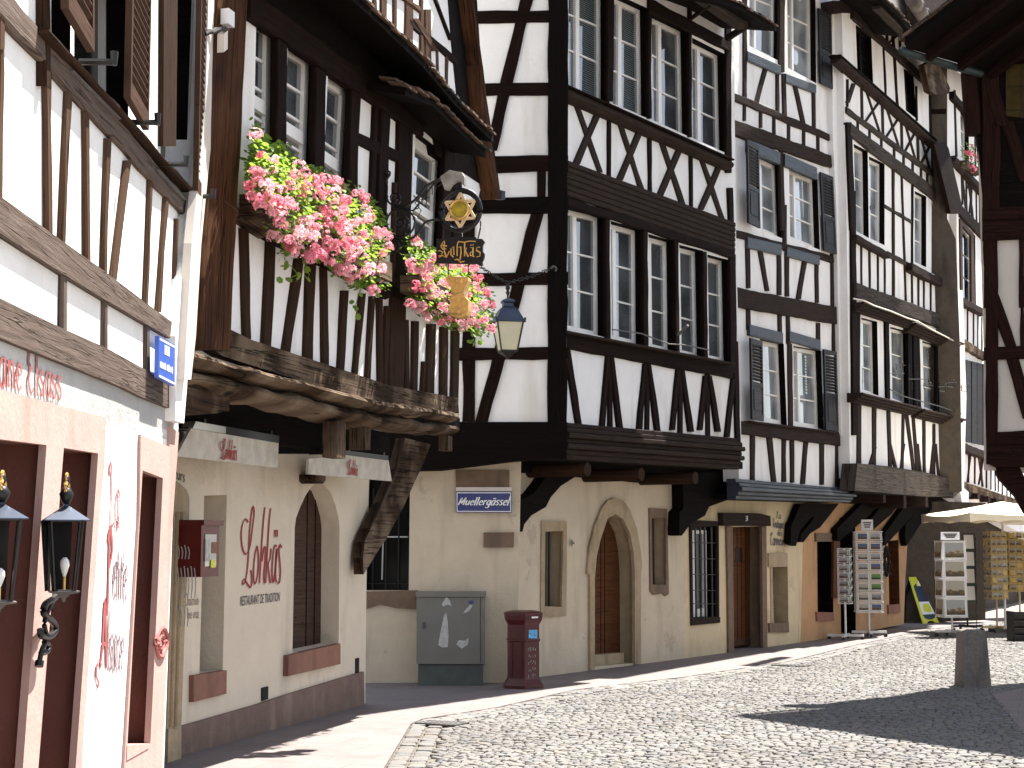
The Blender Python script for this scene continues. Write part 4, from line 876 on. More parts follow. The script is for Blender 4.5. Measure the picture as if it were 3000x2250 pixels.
# ================================================================ building E
E=thing('timber_house','tall half-timbered house with crossed braces and grey cornices above an orange ground floor','house',tuple(FEg.P(2500,1860)))
E.location.z=0
H=[]
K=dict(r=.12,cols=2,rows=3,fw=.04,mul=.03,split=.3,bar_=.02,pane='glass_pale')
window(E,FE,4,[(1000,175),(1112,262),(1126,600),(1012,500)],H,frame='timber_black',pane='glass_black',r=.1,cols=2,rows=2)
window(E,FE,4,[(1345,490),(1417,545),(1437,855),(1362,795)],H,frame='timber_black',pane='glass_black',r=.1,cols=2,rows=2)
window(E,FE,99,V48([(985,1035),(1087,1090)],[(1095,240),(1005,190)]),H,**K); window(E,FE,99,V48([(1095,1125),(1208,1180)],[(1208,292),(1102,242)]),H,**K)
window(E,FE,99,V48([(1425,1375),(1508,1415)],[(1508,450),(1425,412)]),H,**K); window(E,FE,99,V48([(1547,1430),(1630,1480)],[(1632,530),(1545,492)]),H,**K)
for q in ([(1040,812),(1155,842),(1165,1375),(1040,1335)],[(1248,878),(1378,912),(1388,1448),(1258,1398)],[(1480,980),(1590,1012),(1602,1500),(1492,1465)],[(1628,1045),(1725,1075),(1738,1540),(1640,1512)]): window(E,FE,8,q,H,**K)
wall(E,FE,99,[(2460,-200),(2900,-200),(2730,250),(2760,640),(2780,900),(2800,1100),(2815,1240),(2808,1450),(2490,1400),(2478,500)],H,'white_upper',th=.25)
backing(E,FE,-.5,7,3,13,-.5)
posts(E,FE,8,TD,[(985,-100,1000,1659,34)],d1=.04); bar(E,FE,4,(955,880,985,1659),36,36,'v','timber_post',TD,d1=.04)
rail(E,FE,4,TM,(985,95,1530,600),70,60,d1=.06); rail(E,FE,4,TM,(895,415,1590,1035),62,55,d1=.16,name='ledge_beam',rounded=1,wob=.004); rail(E,FE,4,'timber_black',(895,395,1590,1008),12,12,d1=.19,name='ledge_cap',wob=.001)
rail(E,FE,4,'timber_log',(938,790,1640,1310),44,44,d1=.035); rail(E,FE,4,'timber_log',(965,930,1640,1450),95,90,d1=.05)
posts(E,FE,4,TD,[(945,570,945,770,12),(1205,340,1222,690,9),(1283,400,1305,760,14),(1440,620,1445,870,10),(1538,600,1545,980,14)],d1=.02)
for a,b in ((990,1050),):  bar(E,FE,4,(990,600,945,740),26,26,'v','timber_brace',TM,d1=.02)
xs=[1048,1198,1335,1452,1558]
yt=lambda x:462+.892*(x-895); yb=lambda x:790+.741*(x-938); yc=lambda x:905+.77*(x-965)
for i,x in enumerate(xs):
    bar(E,FE,4,(x-2,yt(x),x+4,yb(x)),15,15,'v','timber_post',TM,d1=.022,wob=.002)
    if i<4:
        a=x+20; b=xs[i+1]-14; bar(E,FE,4,(a,yt(a),b,yb(b)),13,13,'v','timber_brace',TM,d1=.02,wob=.002); bar(E,FE,4,(b,yt(b),a,yb(a)),14,14,'v','timber_brace',TM,d1=.028,wob=.002)
for x in (1020,1105,1190,1282,1350,1415,1475,1520,1575): bar(E,FE,4,(x,yb(x),x,yc(x)),13,13,'v','timber_post',TM,d1=.02,wob=.002)
bar(E,FE,99,(V(4,1275,1215)+V(8,1278,690)),6,6,'v','timber_post','timber_stud',d1=.022); bar(E,FE,99,(V(4,1335,1255)+V(8,1368,760)),5,5,'v','timber_post','timber_stud',d1=.022)
bar(E,FE,99,(V(4,1415,1300)+V(8,1412,480)),4,4,'v','timber_post',TD,d1=.03); bar(E,FE,99,(V(4,1640,1480)+V(8,1655,880)),10,10,'v','timber_post',TD,d1=.03)
rail(E,FE,8,TM,(1010,232,1245,365),42,40,d1=.12,name='window_ledge'); rail(E,FE,8,'timber_log',(1215,10,1410,125),28,28,d1=.02); rail(E,FE,8,'timber_log',(1235,352,1410,445),38,38,d1=.03)
for a in ((1408,445,1545,520,60),(1540,515,1665,575,55)): rail(E,FE,8,TM,a[:4],a[4],a[4],d1=.14,name='cornice')
posts(E,FE,8,TM,[(1045,270,1048,580,10),(1103,300,1107,610,11),(1164,330,1166,640,10),(1214,350,1214,660,9),(1408,450,1412,740,10),(1455,510,1457,760,9),(1495,520,1497,790,9),(1545,560,1545,810,9),(1588,570,1600,830,6),(1618,590,1637,850,8)],d1=.02)
rail(E,FE,8,'timber_log',(1008,615,1655,850),110,100,d1=.09)
mb=MB(); mb.tube([FE.P(*V(8,*p),.30) for p in ((985,675),(1060,690),(1130,725),(1250,765),(1370,815),(1450,840),(1540,895),(1640,945),(1750,1003))],.014,6); mb.build('lead_flashing','cream_metal',E)
moulded(E,FE,8,[(1025,700),(1400,835)],[(1030,765),(1400,885)],4,.22,'timber_mauve','cornice',prof=[.24,.18,.14,.10])
moulded(E,FE,8,[(1400,850),(1750,1000)],[(1400,915),(1720,1045)],4,.22,'timber_mauve','cornice',prof=[.26,.20,.15,.10])
posts(E,FE,8,'timber_black',[(1020,740,1020,1380,30),(1228,830,1238,1400,26),(1390,860,1400,1460,26),(1440,920,1450,1470,46),(1612,1020,1622,1500,28),(1590,1015,1590,1480,10),(1742,1050,1752,1540,20)],d1=.04)
moulded(E,FE,8,[(1015,1352),(1445,1462)],[(1015,1420),(1440,1515)],4,.24,'timber_mauve','sill_cornice',prof=[.26,.22,.16,.10])
moulded(E,FE,8,[(1460,1470),(1765,1545)],[(1460,1530),(1730,1595)],4,.24,'timber_mauve','sill_cornice',prof=[.27,.22,.16,.10])
mb=MB(); q=lambda x,y,d=.3: FE.P(*V(8,x,y),d)
mb.tube([q(1250,1330),q(1340,1378),q(1600,1450),q(1760,1505)],.010,6); mb.tube([q(1250,1212),q(1350,1215)],.006,5)
for x,y0,y1 in ((1385,1150,1450),(1442,1200,1470),(1605,1300,1490)): mb.tube([q(x,y0),q(x,y1)],.009,6)
for x,y in ((1310,1155),(1510,1300),(1620,1310),(1680,1280),(1780,1310)):
    mb.tube([q(x-20,y-15,.35),q(x-18,y+30,.35),q(x+25,y+35,.4),q(x+30,y-20,.45)],.008,5); mb.tube([q(x-24,y+2,.35),q(x+45,y,.45)],.007,5)
mb.tube([q(1380,1255),q(1520,1255),q(1530,1290)],.007,5); mb.build('window_ironwork','black_iron',E)
for a in ((2563,1192,2563,1370,10),(2566,1310,2548,1370,7),(2605,1198,2610,1375,9),(2608,1300,2628,1380,9),(2648,1205,2645,1380,7),(2657,1212,2680,1385,9),(2650,1300,2640,1385,6),(2677,1220,2690,1390,8),(2690,1300,2700,1392,6),(2708,1232,2710,1392,8),(2738,1242,2738,1400,7),(2738,1300,2728,1398,7),(2742,1300,2752,1400,6),(2766,1248,2765,1400,6),(2788,1255,2786,1405,5),(2797,1255,2797,1405,4),(2519,1180,2518,1365,12)): bar(E,FE,99,a[:4],a[4],a[4],'v','timber_post',TM,d1=.022)
prism(E,FE,16,[(862,20),(1100,42),(1400,90),(1600,140),(1690,168),(1705,240),(1655,290),(1500,292),(1250,275),(840,240)],-.1,.16,'jetty_log','timber_log')
soffit(E,FE,16,(840,262),(1640,300),-.9,.06,th=.1)
rail(E,FEg,16,'timber_black',(830,310,1560,330),70,70,d1=.12,name='bearer_beam')
for pts in ([(900,345),(1040,340),(960,440),(720,650),(700,640),(700,550)],[(1080,345),(1210,335),(1140,430),(990,560),(965,545),(970,470)],[(1250,360),(1385,375),(1290,470),(1090,685),(1078,670),(1085,590)],[(1380,370),(1560,300),(1420,440),(1260,690),(1248,600),(1255,520)]):
    prism(E,FEg,16,pts,.02,.13,'bracket','timber_black')
for x,y0,y1 in ((1082,250,340),(1248,255,385),(1425,270,375)): joist(E,FE,16,x-12,x+12,y0,y1,-.7,.06,'timber_mauve','joist_end')
He=[]
e1=loc(16,[(535,652),(660,652),(668,1228),(540,1225)],FEg); e2=loc(16,[(1110,650),(1195,640),(1205,1165),(1120,1165)],FEg); ed=loc(16,[(716,460),(845,465),(850,1400),(730,1425)],FEg)
He+=[(e1,.25,1),(e2,.25,2),(ed,.4,1)]
wall(E,FEg,99,[(2340,1420),(2670,1400),(2652,1700),(2648,1828),(2440,1868),(2338,1885)],He,'orange_wall',reveal=('timber_black','door_wood'),th=.4)
backing(E,FEg,.1,6,0,3,-.46)
prism(E,FEg,16,[(528,585),(660,585),(664,655),(530,655)],-.01,.03,'lintel_stone','brown_stone'); prism(E,FEg,16,[(535,1225),(672,1228),(676,1295),(540,1300)],-.01,.03,'window_sill','sill_stone')
mb=MB(); mb.quad(*[FEg.W(*p,-.22) for p in e1]); mb.quad(*[FEg.W(*p,-.22) for p in e2]); mb.build('window_glass','glass_black',E)
prism(E,FEg,16,[(1115,1168),(1212,1160),(1212,1230),(1118,1240)],-.01,.03,'window_sill','sill_stone')
prism(E,FEg,16,[(672,650),(722,640),(728,1115),(668,1115)],.02,.06,'window_shutter','door_wood')
# E: struts and boards below its eave, roof edge
for c in ((20,420,90,80),(90,460,280,290),(170,480,160,220),(250,590,245,370),(270,620,440,470),(350,700,320,430),(440,760,430,540),(520,640,520,560),(150,200,165,250)):
    bar(E,FE,17,c,22,22,'v','timber_brace',TD,d1=.03)
skirt(E,FE,17,[(-700,-760),(190,30),(420,260),(640,555)],.8,.22)
rail(E,FE,17,'timber_log',(150,90,620,560),40,40,d0=.55,d1=.70,name='eave_board')
# brown return wall closing E, seen between E and F
pe=FE.P(2738,800); FR=Fac((pe.x,pe.y),90)
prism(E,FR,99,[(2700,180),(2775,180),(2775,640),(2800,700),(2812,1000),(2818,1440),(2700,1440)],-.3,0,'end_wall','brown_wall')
rail(E,FR,99,TD,(2725,325,2772,325),14,14,d1=.03)
prism(E,FE,18,[(238,335),(335,322),(360,380),(475,870),(470,900),(375,900),(330,700),(260,420)],.25,.33,'wind_board','timber_dark')
prism(E,FE,17,[(770,930),(880,870),(1000,950),(1140,1260),(1120,1340),(930,1350),(850,1300)],.3,.42,'wind_board','timber_worn_glint')
pg=FEg.P(2655,1830); FEr=Fac((pg.x,pg.y+1.3),88)
EW=setp(thing('stone_wall','rough brown shaded end wall behind the yellow standing board','wall',(pg.x,pg.y,0)))
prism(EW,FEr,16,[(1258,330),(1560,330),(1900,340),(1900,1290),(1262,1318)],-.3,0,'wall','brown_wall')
# ================================================================ building F (far, curved row)
pf=FE.P(2752,1400); FF=Fac((pf.x,pf.y),24.5)
Fh=thing('timber_house','far half-timbered house glimpsed past the brown wall strip, with pale panels and thin crossed braces','house',(pf.x,pf.y,0))
H=[]
window(Fh,FF,18,[(450,40),(520,100),(522,520),(462,440)],H,r=.12,cols=2,rows=3,fw=.05,mul=.04,split=.3)
window(Fh,FF,18,[(448,960),(572,1080),(580,1659),(460,1580)],H,r=.12,cols=2,rows=3,fw=.05,mul=.04,split=.4)
wall(Fh,FF,99,[(2765,120),(3060,300),(3060,1600),(2790,1452)],H,'white_upper')
rail(Fh,FF,18,TM,(415,455,660,735),50,50,d1=.15,name='ledge_beam'); rail(Fh,FF,18,TM,(440,850,660,1080),90,90,d1=.08)
rail(Fh,FF,18,TD,(400,-60,640,230),60,60,d1=.1)
posts(Fh,FF,18,TM,[(410,-100,425,440,12),(575,130,580,600,8),(465,540,475,830,8),(505,600,508,900,9),(545,640,548,930,8),(585,700,588,980,9),(612,720,614,1000,8)],d1=.02)
posts(Fh,FF,18,TM,[(470,560,500,860,9),(540,640,500,720,8),(555,660,530,900,9),(520,620,560,940,9)],name='timber_brace',d1=.026)
bar(Fh,FF,18,(428,900,440,1659),16,16,'v','downpipe_and_return','cream_metal',d1=.15)
prism(Fh,FF,18,[(450,940),(560,1060),(575,1659),(545,1640),(540,1080),(470,1000),(475,1600),(462,1590)],.0,.05,'window_shutter','board_brown')
posts(Fh,FF,19,TM,[(730,110,730,400,6),(775,150,775,420,6),(808,180,808,440,5),(838,200,838,450,4)],d1=.02)
rail(Fh,FF,19,TM,(685,75,860,170),50,50,d1=.14,name='ledge_beam'); rail(Fh,FF,19,'timber_worn_glint',(685,385,870,500),70,60,d1=.1)
for x in (715,760,800,840): prism(Fh,FF,19,[(x,520+(x-715)*.25),(x+36,530+(x-715)*.25),(x+38,1140+(x-715)*.2),(x,1130+(x-715)*.2)],.0,.05,'window_shutter','shutter_dark')
rail(Fh,FF,19,TM,(712,1175,960,1270),60,55,d1=.14,name='ledge_beam')
posts(Fh,FF,19,TM,[(740,1210,740,1440,6),(785,1220,785,1450,7),(830,1240,840,1470,6),(872,1240,872,1480,6),(905,1300,905,1490,5),(935,1320,938,1500,5),(960,1340,960,1510,5),(990,1380,990,1530,5),(1025,1440,1025,1545,4),(1050,1480,1050,1555,4)],d1=.02)
posts(Fh,FF,19,TM,[(755,1220,730,1440,7),(812,1230,845,1470,7),(850,1250,815,1455,7)],name='timber_brace',d1=.026)
rail(Fh,FF,19,'timber_worn_glint',(700,1465,1180,1610),70,40,d1=.15)
soffit(Fh,FF,19,(700,1520),(1180,1650),-1.0,.1,th=.1)
for x in (745,810,890,950,1000): joist(Fh,FF,19,x-8,x+8,1500+(x-745)*.28,1545+(x-745)*.28,-.6,.2,'timber_mauve')
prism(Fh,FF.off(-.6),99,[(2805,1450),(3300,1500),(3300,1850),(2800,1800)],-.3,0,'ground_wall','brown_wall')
prism(Fh,FE,19,[(648,0),(690,0),(718,800),(700,1480),(735,1510),(735,1620),(690,1620),(655,1400),(665,800)],-.1,.05,'corner_wall','white_upper')
# F roof filling in behind
mb=MB(); a=FF.P(2690,140,.6); b=FF.P(3000,330,.6); 
mb.add([a,b,b-FF.n*4+UP*4,a-FF.n*4+UP*4],[(0,1,2,3)],[(0,0),(8,0),(8,5),(0,5)]); mb.build('roof','roof_tile',Fh)
prism(Fh,FF.off(.2),99,[(2640,-300),(3060,-300),(3060,330),(2765,150),(2700,120)],-.2,0,'gable','timber_mauve')
mb=MB(); 
for k in range(4): 
    a=FF.P(*V(17,600+k*75,-20+k*110),1.0); b=FF.P(*V(17,675+k*75,105+k*110),1.0); mb.tube([a,b],[.13,.10],10)
mb.build('ridge_tiles','granite',Fh,smooth=True)
gp=FF.P(*V(18,535,440),.25)
# ================================================================ far shop house closing the street
FH=Fac((4,50),90)
Hh=thing('far_house','dark far house at the end of the street behind the parasol and card racks','house',(13,50,0))
Hs2=[]
for x0 in (2790,2870,2950): Hs2.append(([FH.L(x0,1560),FH.L(x0+46,1560),FH.L(x0+46,1700),FH.L(x0,1700)],.2,1))
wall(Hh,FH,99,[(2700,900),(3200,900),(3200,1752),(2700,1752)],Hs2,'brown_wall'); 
mb=MB(); mb.quad(FH.W(-2,0,-.15),FH.W(20,0,-.15),FH.W(20,8,-.15),FH.W(-2,8,-.15)); mb.build('window_glass','glass_black',Hh)
# ================================================================ building G (near right, dark red timbers)
c0=Vector((5.62,19.45,0)); FG=Fac((c0.x,c0.y),103)
Gh=thing('timber_house','overhanging house at the right edge with thick red-brown timbers and a leaded amber window','house',(7.5,19.5,0))
TR='timber_red'
wall(Gh,FG,99,[(2884,180),(3260,180),(3260,1400),(2886,1375)],[],'pinkish_wall',th=.25)
posts(Gh,FG,18,TR,[(700,-300,705,860,140)],d1=.05); bar(Gh,FG,18,(700,1000,700,1659),112,112,'v','timber_post',TR,d1=.06)
bar(Gh,FG,19,(905,0,912,1300),95,88,'v','timber_post',TR,d1=.062)
rail(Gh,FG,18,TR,(630,905,1400,880),110,110,d1=.05); rail(Gh,FG,18,TR,(632,1035,1400,1010),150,150,d1=.08)
bar(Gh,FG,18,(830,150,990,640),110,110,'v','timber_brace',TR,d1=.04)
bar(Gh,FG,18,(950,1080,952,1659),44,44,'v','timber_post',TR,d1=.04)
bar(Gh,FG,18,(680,1480,760,1750),80,80,'v','timber_brace',TR,d1=.045)
bar(Gh,FG,19,(915,30,1060,440),90,95,'v','timber_brace',TR,d1=.045); rail(Gh,FG,19,TR,(850,475,1500,450),95,95,d1=.055)
bar(Gh,FG,19,(1138,-100,1136,430),26,26,'v','timber_post',TR,d1=.04)
bar(Gh,FG,19,(1060,500,1190,960),95,95,'v','timber_brace',TR,d1=.045)
rail(Gh,FG,19,TR,(872,1115,1500,1080),110,110,d1=.06); prism(Gh,FG,19,[(874,1165),(1500,1150),(1500,1330),(1120,1322),(940,1325),(890,1300),(874,1280)],-.3,.10,'sill_beam',TR)
prism(Gh,FG,19,[(940,1325),(1115,1322),(1150,1390),(1260,1520),(1330,1800),(1230,1760),(1149,1659),(1085,1540),(960,1405),(945,1370)],-.25,.04,'bracket',TR)
mb=MB(); pen(mb,[[(985,1205),(1000,1190),(1010,1215),(1000,1225)],[(1020,1215),(1035,1185),(1040,1215)],[(1055,1190),(1050,1215),(1070,1210)],[(1085,1190),(1085,1215)],[(1100,1188),(1100,1212),(1118,1200),(1100,1188)],[(1130,1190),(1130,1214)]],lambda x,y,d:FG.P(*V(19,x,y),d),2,4,40,.112); mb.build('scratched_marks','timber_mauve',Gh)
# loggia posts and boards under the roof
bar(Gh,FG,17,(1370,560,1480,1900),190,230,'v','loggia_post',TR,d0=-.1,d1=.10)
prism(Gh,FG,17,[(1200,420),(2400,330),(2400,560),(1200,600)],-.2,.05,'loggia_beam',TR)
prism(Gh,FG,17,[(1100,0),(2500,-200),(2500,340),(1150,420)],-.3,-.05,'gable_boarding_and_shade',TR)
prism(Gh,FG,17,[(1640,300),(2400,160),(2400,20),(1800,90)],-.1,.0,'gable_tiles','roof_tile')
prism(Gh,FG,17,[(1480,560),(2400,560),(2400,3200),(1640,3200),(1480,1400)],-.3,.012,'loggia_back','timber_black')
prism(Gh,FG,17,[(1935,930),(2400,900),(2400,1700),(1945,1659)],.0,.03,'window','leaded_amber')
for x in (1940,2168): bar(Gh,FG,17,(x,930,x+4,1700),12,12,'v','lead_bar','timber_log',d0=.0,d1=.04,wob=0)
for y0 in (1235,1575): rail(Gh,FG,17,'timber_log',(1940,y0+5,2400,y0-20),10,10,d0=0,d1=.042,name='lead_bar',wob=0)
bar(Gh,FG,17,(1650,900,1900,1800),200,200,'v','timber_brace',TR,d0=-.1,d1=.06)
# roof slab
P0=Vector((4.53,18.40,7.32)); e1=Vector((.785,.62,0)); e2=Vector((.635,-.705,.40))
mb=MB(); q=[P0,P0+e1*7,P0+e1*7+e2*6,P0+e2*6]; up=Vector((0,0,.16))
mb.add([p+up for p in q],[(0,3,2,1)],[(0,0),(7,0),(7,6),(0,6)]); mb.add(q,[(0,1,2,3)],[(0,0),(7,0),(7,6),(0,6)],1)
for i in range(4): mb.quad(q[i],q[(i+1)%4],q[(i+1)%4]+up,q[i]+up,[(0,0),(6,0),(6,.15),(0,.15)],1)
rf=mb.build('roof',['roof_tile','timber_black'],Gh)  # underside blackened to stand in for deep shade under the eave
mb=MB()
for i in range(26):
    p=P0+e2*(.04+i*.2)+up*.9; mb.box(p+e1*.1,e1*.13,Vector(e2).normalized()*.115,UP*.02)
mb.build('verge_tiles','roof_tile',rf)
mb=MB(); g0=P0-e2*.08+UP*.02; mb.tube([g0+e1*.02,g0+e1*6],.05,12); mb.build('gutter','copper_green',rf,smooth=True)
mb=MB()
for i in range(9): mb.box(P0+e1*(.35+i*.6)+e2*1.5-UP*.06,e1*.05,Vector(e2)*1.45,UP*.06)
mb.build('rafters','timber_dark',rf)
# body behind the facade
mb=MB(); t=FG.t; c=[c0+t*.02,c0+t*5,c0+t*5+e1*5,c0+e1*5-FG.n*.05]; 
lo=[Vector((p.x,p.y,2.52)) for p in c]; hi=[Vector((p.x,p.y,7.05)) for p in c]
off=-FG.n*.06
mb.add([p+off for p in lo+hi],[(0,3,2,1),(4,5,6,7),(0,1,5,4),(1,2,6,5),(2,3,7,6),(3,0,4,7)]); mb.build('body','cream_wall',Gh)
mb=MB(); c=[c0+t*1.7+e1*.3,c0+t*5+e1*.3,c0+t*5+e1*5,c0+t*1.7+e1*5]; lo=[Vector((p.x,p.y,0)) for p in c]; hi=[Vector((p.x,p.y,2.52)) for p in c]
mb.add(lo+hi,[(0,1,5,4),(1,2,6,5),(2,3,7,6),(3,0,4,7)]); mb.build('ground_wall','sand_wall',Gh)
# ================================================================ ground
def ground_mats():
    m,nt,p=newmat('street_base'); tc=N(nt,'ShaderNodeTexCoord'); v=N(nt,'ShaderNodeTexVoronoi',Scale=7.5); v.feature='DISTANCE_TO_EDGE'; nt.links.new(tc.outputs['Object'],v.inputs[0])
    v2=N(nt,'ShaderNodeTexVoronoi',Scale=7.5); nt.links.new(tc.outputs['Object'],v2.inputs[0])
    a=mixc(nt,.5,(.30,.28,.26),v2.outputs['Color'],'OVERLAY'); cc=mixc(nt,ramp(nt,v.outputs[0],[(.02,(0,0,0)),(.07,(1,1,1))]),(.06,.045,.035),(.31,.29,.27))
    nt.links.new(cc,p.inputs['Base Color']); p.inputs['Roughness'].default_value=.9; bump(nt,p,v.outputs[0],.6,.03); MT['street_base']=m
    m,nt,p=newmat('joint_sand'); tc=N(nt,'ShaderNodeTexCoord'); n=N(nt,'ShaderNodeTexNoise',Scale=9.0,Detail=6.0); nt.links.new(tc.outputs['Object'],n.inputs[0])
    nt.links.new(ramp(nt,n.outputs[0],[(.3,(.065,.052,.042)),(.6,(.13,.11,.088)),(.8,(.19,.165,.135))]),p.inputs['Base Color']); p.inputs['Roughness'].default_value=.95; bump(nt,p,n.outputs[0],.6,.02); MT['joint_sand']=m
    m,nt,p=newmat('cobble'); at=N(nt,'ShaderNodeAttribute'); at.attribute_name='Col'; tc=N(nt,'ShaderNodeTexCoord')
    n=N(nt,'ShaderNodeTexNoise',Scale=38.0,Detail=6.0,Roughness=.7); nt.links.new(tc.outputs['Object'],n.inputs[0])
    b=N(nt,'ShaderNodeTexNoise',Scale=.6,Detail=5.0); nt.links.new(tc.outputs['Object'],b.inputs[0])
    c1=mixc(nt,ramp(nt,n.outputs[0],[(.3,(.72,)*3),(.65,(1,1,1))]),at.outputs[0],at.outputs[0]); c1=mixc(nt,1.0,at.outputs[0],ramp(nt,n.outputs[0],[(.3,(.70,.69,.67)),(.65,(1,1,1))]),'MULTIPLY')
    c1=mixc(nt,1.0,c1,ramp(nt,b.outputs[0],[(.35,(.80,.78,.77)),(.62,(1,1,1))]),'MULTIPLY')
    nt.links.new(c1,p.inputs['Base Color']); p.inputs['Roughness'].default_value=.75; bump(nt,p,n.outputs[0],.5,.012); MT['cobble']=m
    m,nt,p=newmat('paving'); tc=N(nt,'ShaderNodeTexCoord'); mp=N(nt,'ShaderNodeMapping'); mp.inputs['Rotation'].default_value=(0,0,R(18)); nt.links.new(tc.outputs['Object'],mp.inputs[0])
    b=N(nt,'ShaderNodeTexBrick'); b.inputs['Scale'].default_value=1; b.inputs['Brick Width'].default_value=.62; b.inputs['Row Height'].default_value=.38; b.inputs['Mortar Size'].default_value=.006; b.inputs['Mortar Smooth'].default_value=.2
    b.inputs['Color1'].default_value=(.195,.163,.157,1); b.inputs['Color2'].default_value=(.182,.152,.146,1); b.inputs['Mortar'].default_value=(.14,.108,.098,1); nt.links.new(mp.outputs[0],b.inputs[0])
    n=N(nt,'ShaderNodeTexNoise',Scale=2.2,Detail=7.0,Roughness=.7); nt.links.new(tc.outputs['Object'],n.inputs[0])
    f=N(nt,'ShaderNodeTexNoise',Scale=60.0,Detail=3.0); nt.links.new(tc.outputs['Object'],f.inputs[0])
    c1=mixc(nt,1.0,b.outputs[0],ramp(nt,n.outputs[0],[(.3,(.78,.76,.75)),(.6,(1,1,1))]),'MULTIPLY'); c1=mixc(nt,1.0,c1,ramp(nt,f.outputs[0],[(.3,(.88,)*3),(.6,(1,1,1))]),'MULTIPLY')
    nt.links.new(c1,p.inputs['Base Color']); p.inputs['Roughness'].default_value=.8; bump(nt,p,b.outputs[1],-.4,.006); MT['paving']=m
ground_mats()
mb=MB(); mb.quad((-80,-60,-.03),(90,-60,-.03),(90,140,-.03),(-80,140,-.03)); setp(mb.build('ground','street_base'),kind='structure')
bd=[(1050,2420),(1090,2320),(1127,2250),(1203,2124),(1235,2110),(1452,2076),(1678,2024),(2000,1986),(2307,1940),(2497,1893),(2640,1862),(2720,1846),(2800,1835)]
B_=[G(*p) for p in bd]; B_=[Vector((B_[0].x-.6,5,0))]+B_
B_.append(Vector((B_[-1].x+6,B_[-1].y+8,0)))
mb=MB(); r=.012
lft=[Vector((p.x-(6 if p.y<30 else 14),p.y+2,0)) for p in B_]
for i in range(len(B_)-1): mb.quad(B_[i]+UP*r,lft[i]+UP*r,lft[i+1]+UP*r,B_[i+1]+UP*r)
for i in range(len(B_)-1): mb.quad(B_[i]-UP*.03,B_[i]+UP*r,B_[i+1]+UP*r,B_[i+1]-UP*.03)
setp(mb.build('pavement','paving'),kind='structure')
# right-hand smooth paving in front of building G
rp=[G(2905,2035),G(2960,2100),G(3060,2230),G(3150,2400),G(3700,2420),G(3700,2000),G(3100,1995)]
mb=MB(); fl,tr=tess([(p.x,p.y) for p in rp]); mb.add([Vector((p.x,p.y,.006)) for p in fl],tr); setp(mb.build('right_pavement','paving'),kind='structure')
# sand bed and setts
mb=MB(); 
bed=[B_[i] for i in range(len(B_))]+[Vector((22,42,0)),Vector((22,5,0))]
fl,tr=tess([(p.x,p.y) for p in bed]); mb.add([Vector((p.x,p.y,-.008)) for p in fl],tr); setp(mb.build('joint_bed','joint_sand'),kind='structure')
def inpoly(x,y,P):
    c=False; j=len(P)-1
    for i in range(len(P)):
        a,b=P[i],P[j]
        if (a.y>y)!=(b.y>y) and x<(b.x-a.x)*(y-a.y)/(b.y-a.y)+a.x: c=not c
        j=i
    return c
cr=random.Random(11); vs=[]; fs=[]; cols=[]
def sett(cx,cy,ux,uy,hw,hl):
    b=len(vs); top=.010+cr.uniform(-.004,.004); j=lambda: cr.uniform(-.006,.006); tilt=(cr.uniform(-.05,.05),cr.uniform(-.05,.05))
    def ring(k,z,jit):
        for a,c in ((-1,-1),(0,-1.04),(1,-1),(1.04,0),(1,1),(0,1.04),(-1,1),(-1.04,0)):
            if a and c and abs(a)==1 and abs(c)==1: a*=.9;c*=.9
            a1,c1=a*k*hw+(j() if jit else 0),c*k*hl+(j() if jit else 0)
            vs.append((cx+ux*a1-uy*c1,cy+uy*a1+ux*c1,z+(a*tilt[0]*hw+c*tilt[1]*hl)))
    ring(1,-.012,1)
    for q in range(8):
        x,y,z=vs[b+q]; vs.append((cx+(x-cx)*.93,cy+(y-cy)*.93,top-.006+(z+.012)))
    for q in range(8):
        x,y,z=vs[b+q]; vs.append((cx+(x-cx)*.78,cy+(y-cy)*.78,top+(z+.012)+cr.uniform(-.0015,.0015)))
    vs.append((cx,cy,top+.002))
    for q in range(8):
        n=(q+1)%8; fs.append((b+q,b+n,b+8+n,b+8+q)); fs.append((b+8+q,b+8+n,b+16+n,b+16+q)); fs.append((b+16+q,b+16+n,b+24))
    g=cr.random(); v=cr.uniform(.88,1.08); base=(.166,.158,.151) if g<.6 else ((.172,.157,.142) if g<.8 else (.155,.153,.154))
    cols.append(tuple(x*v for x in base)+(1,))
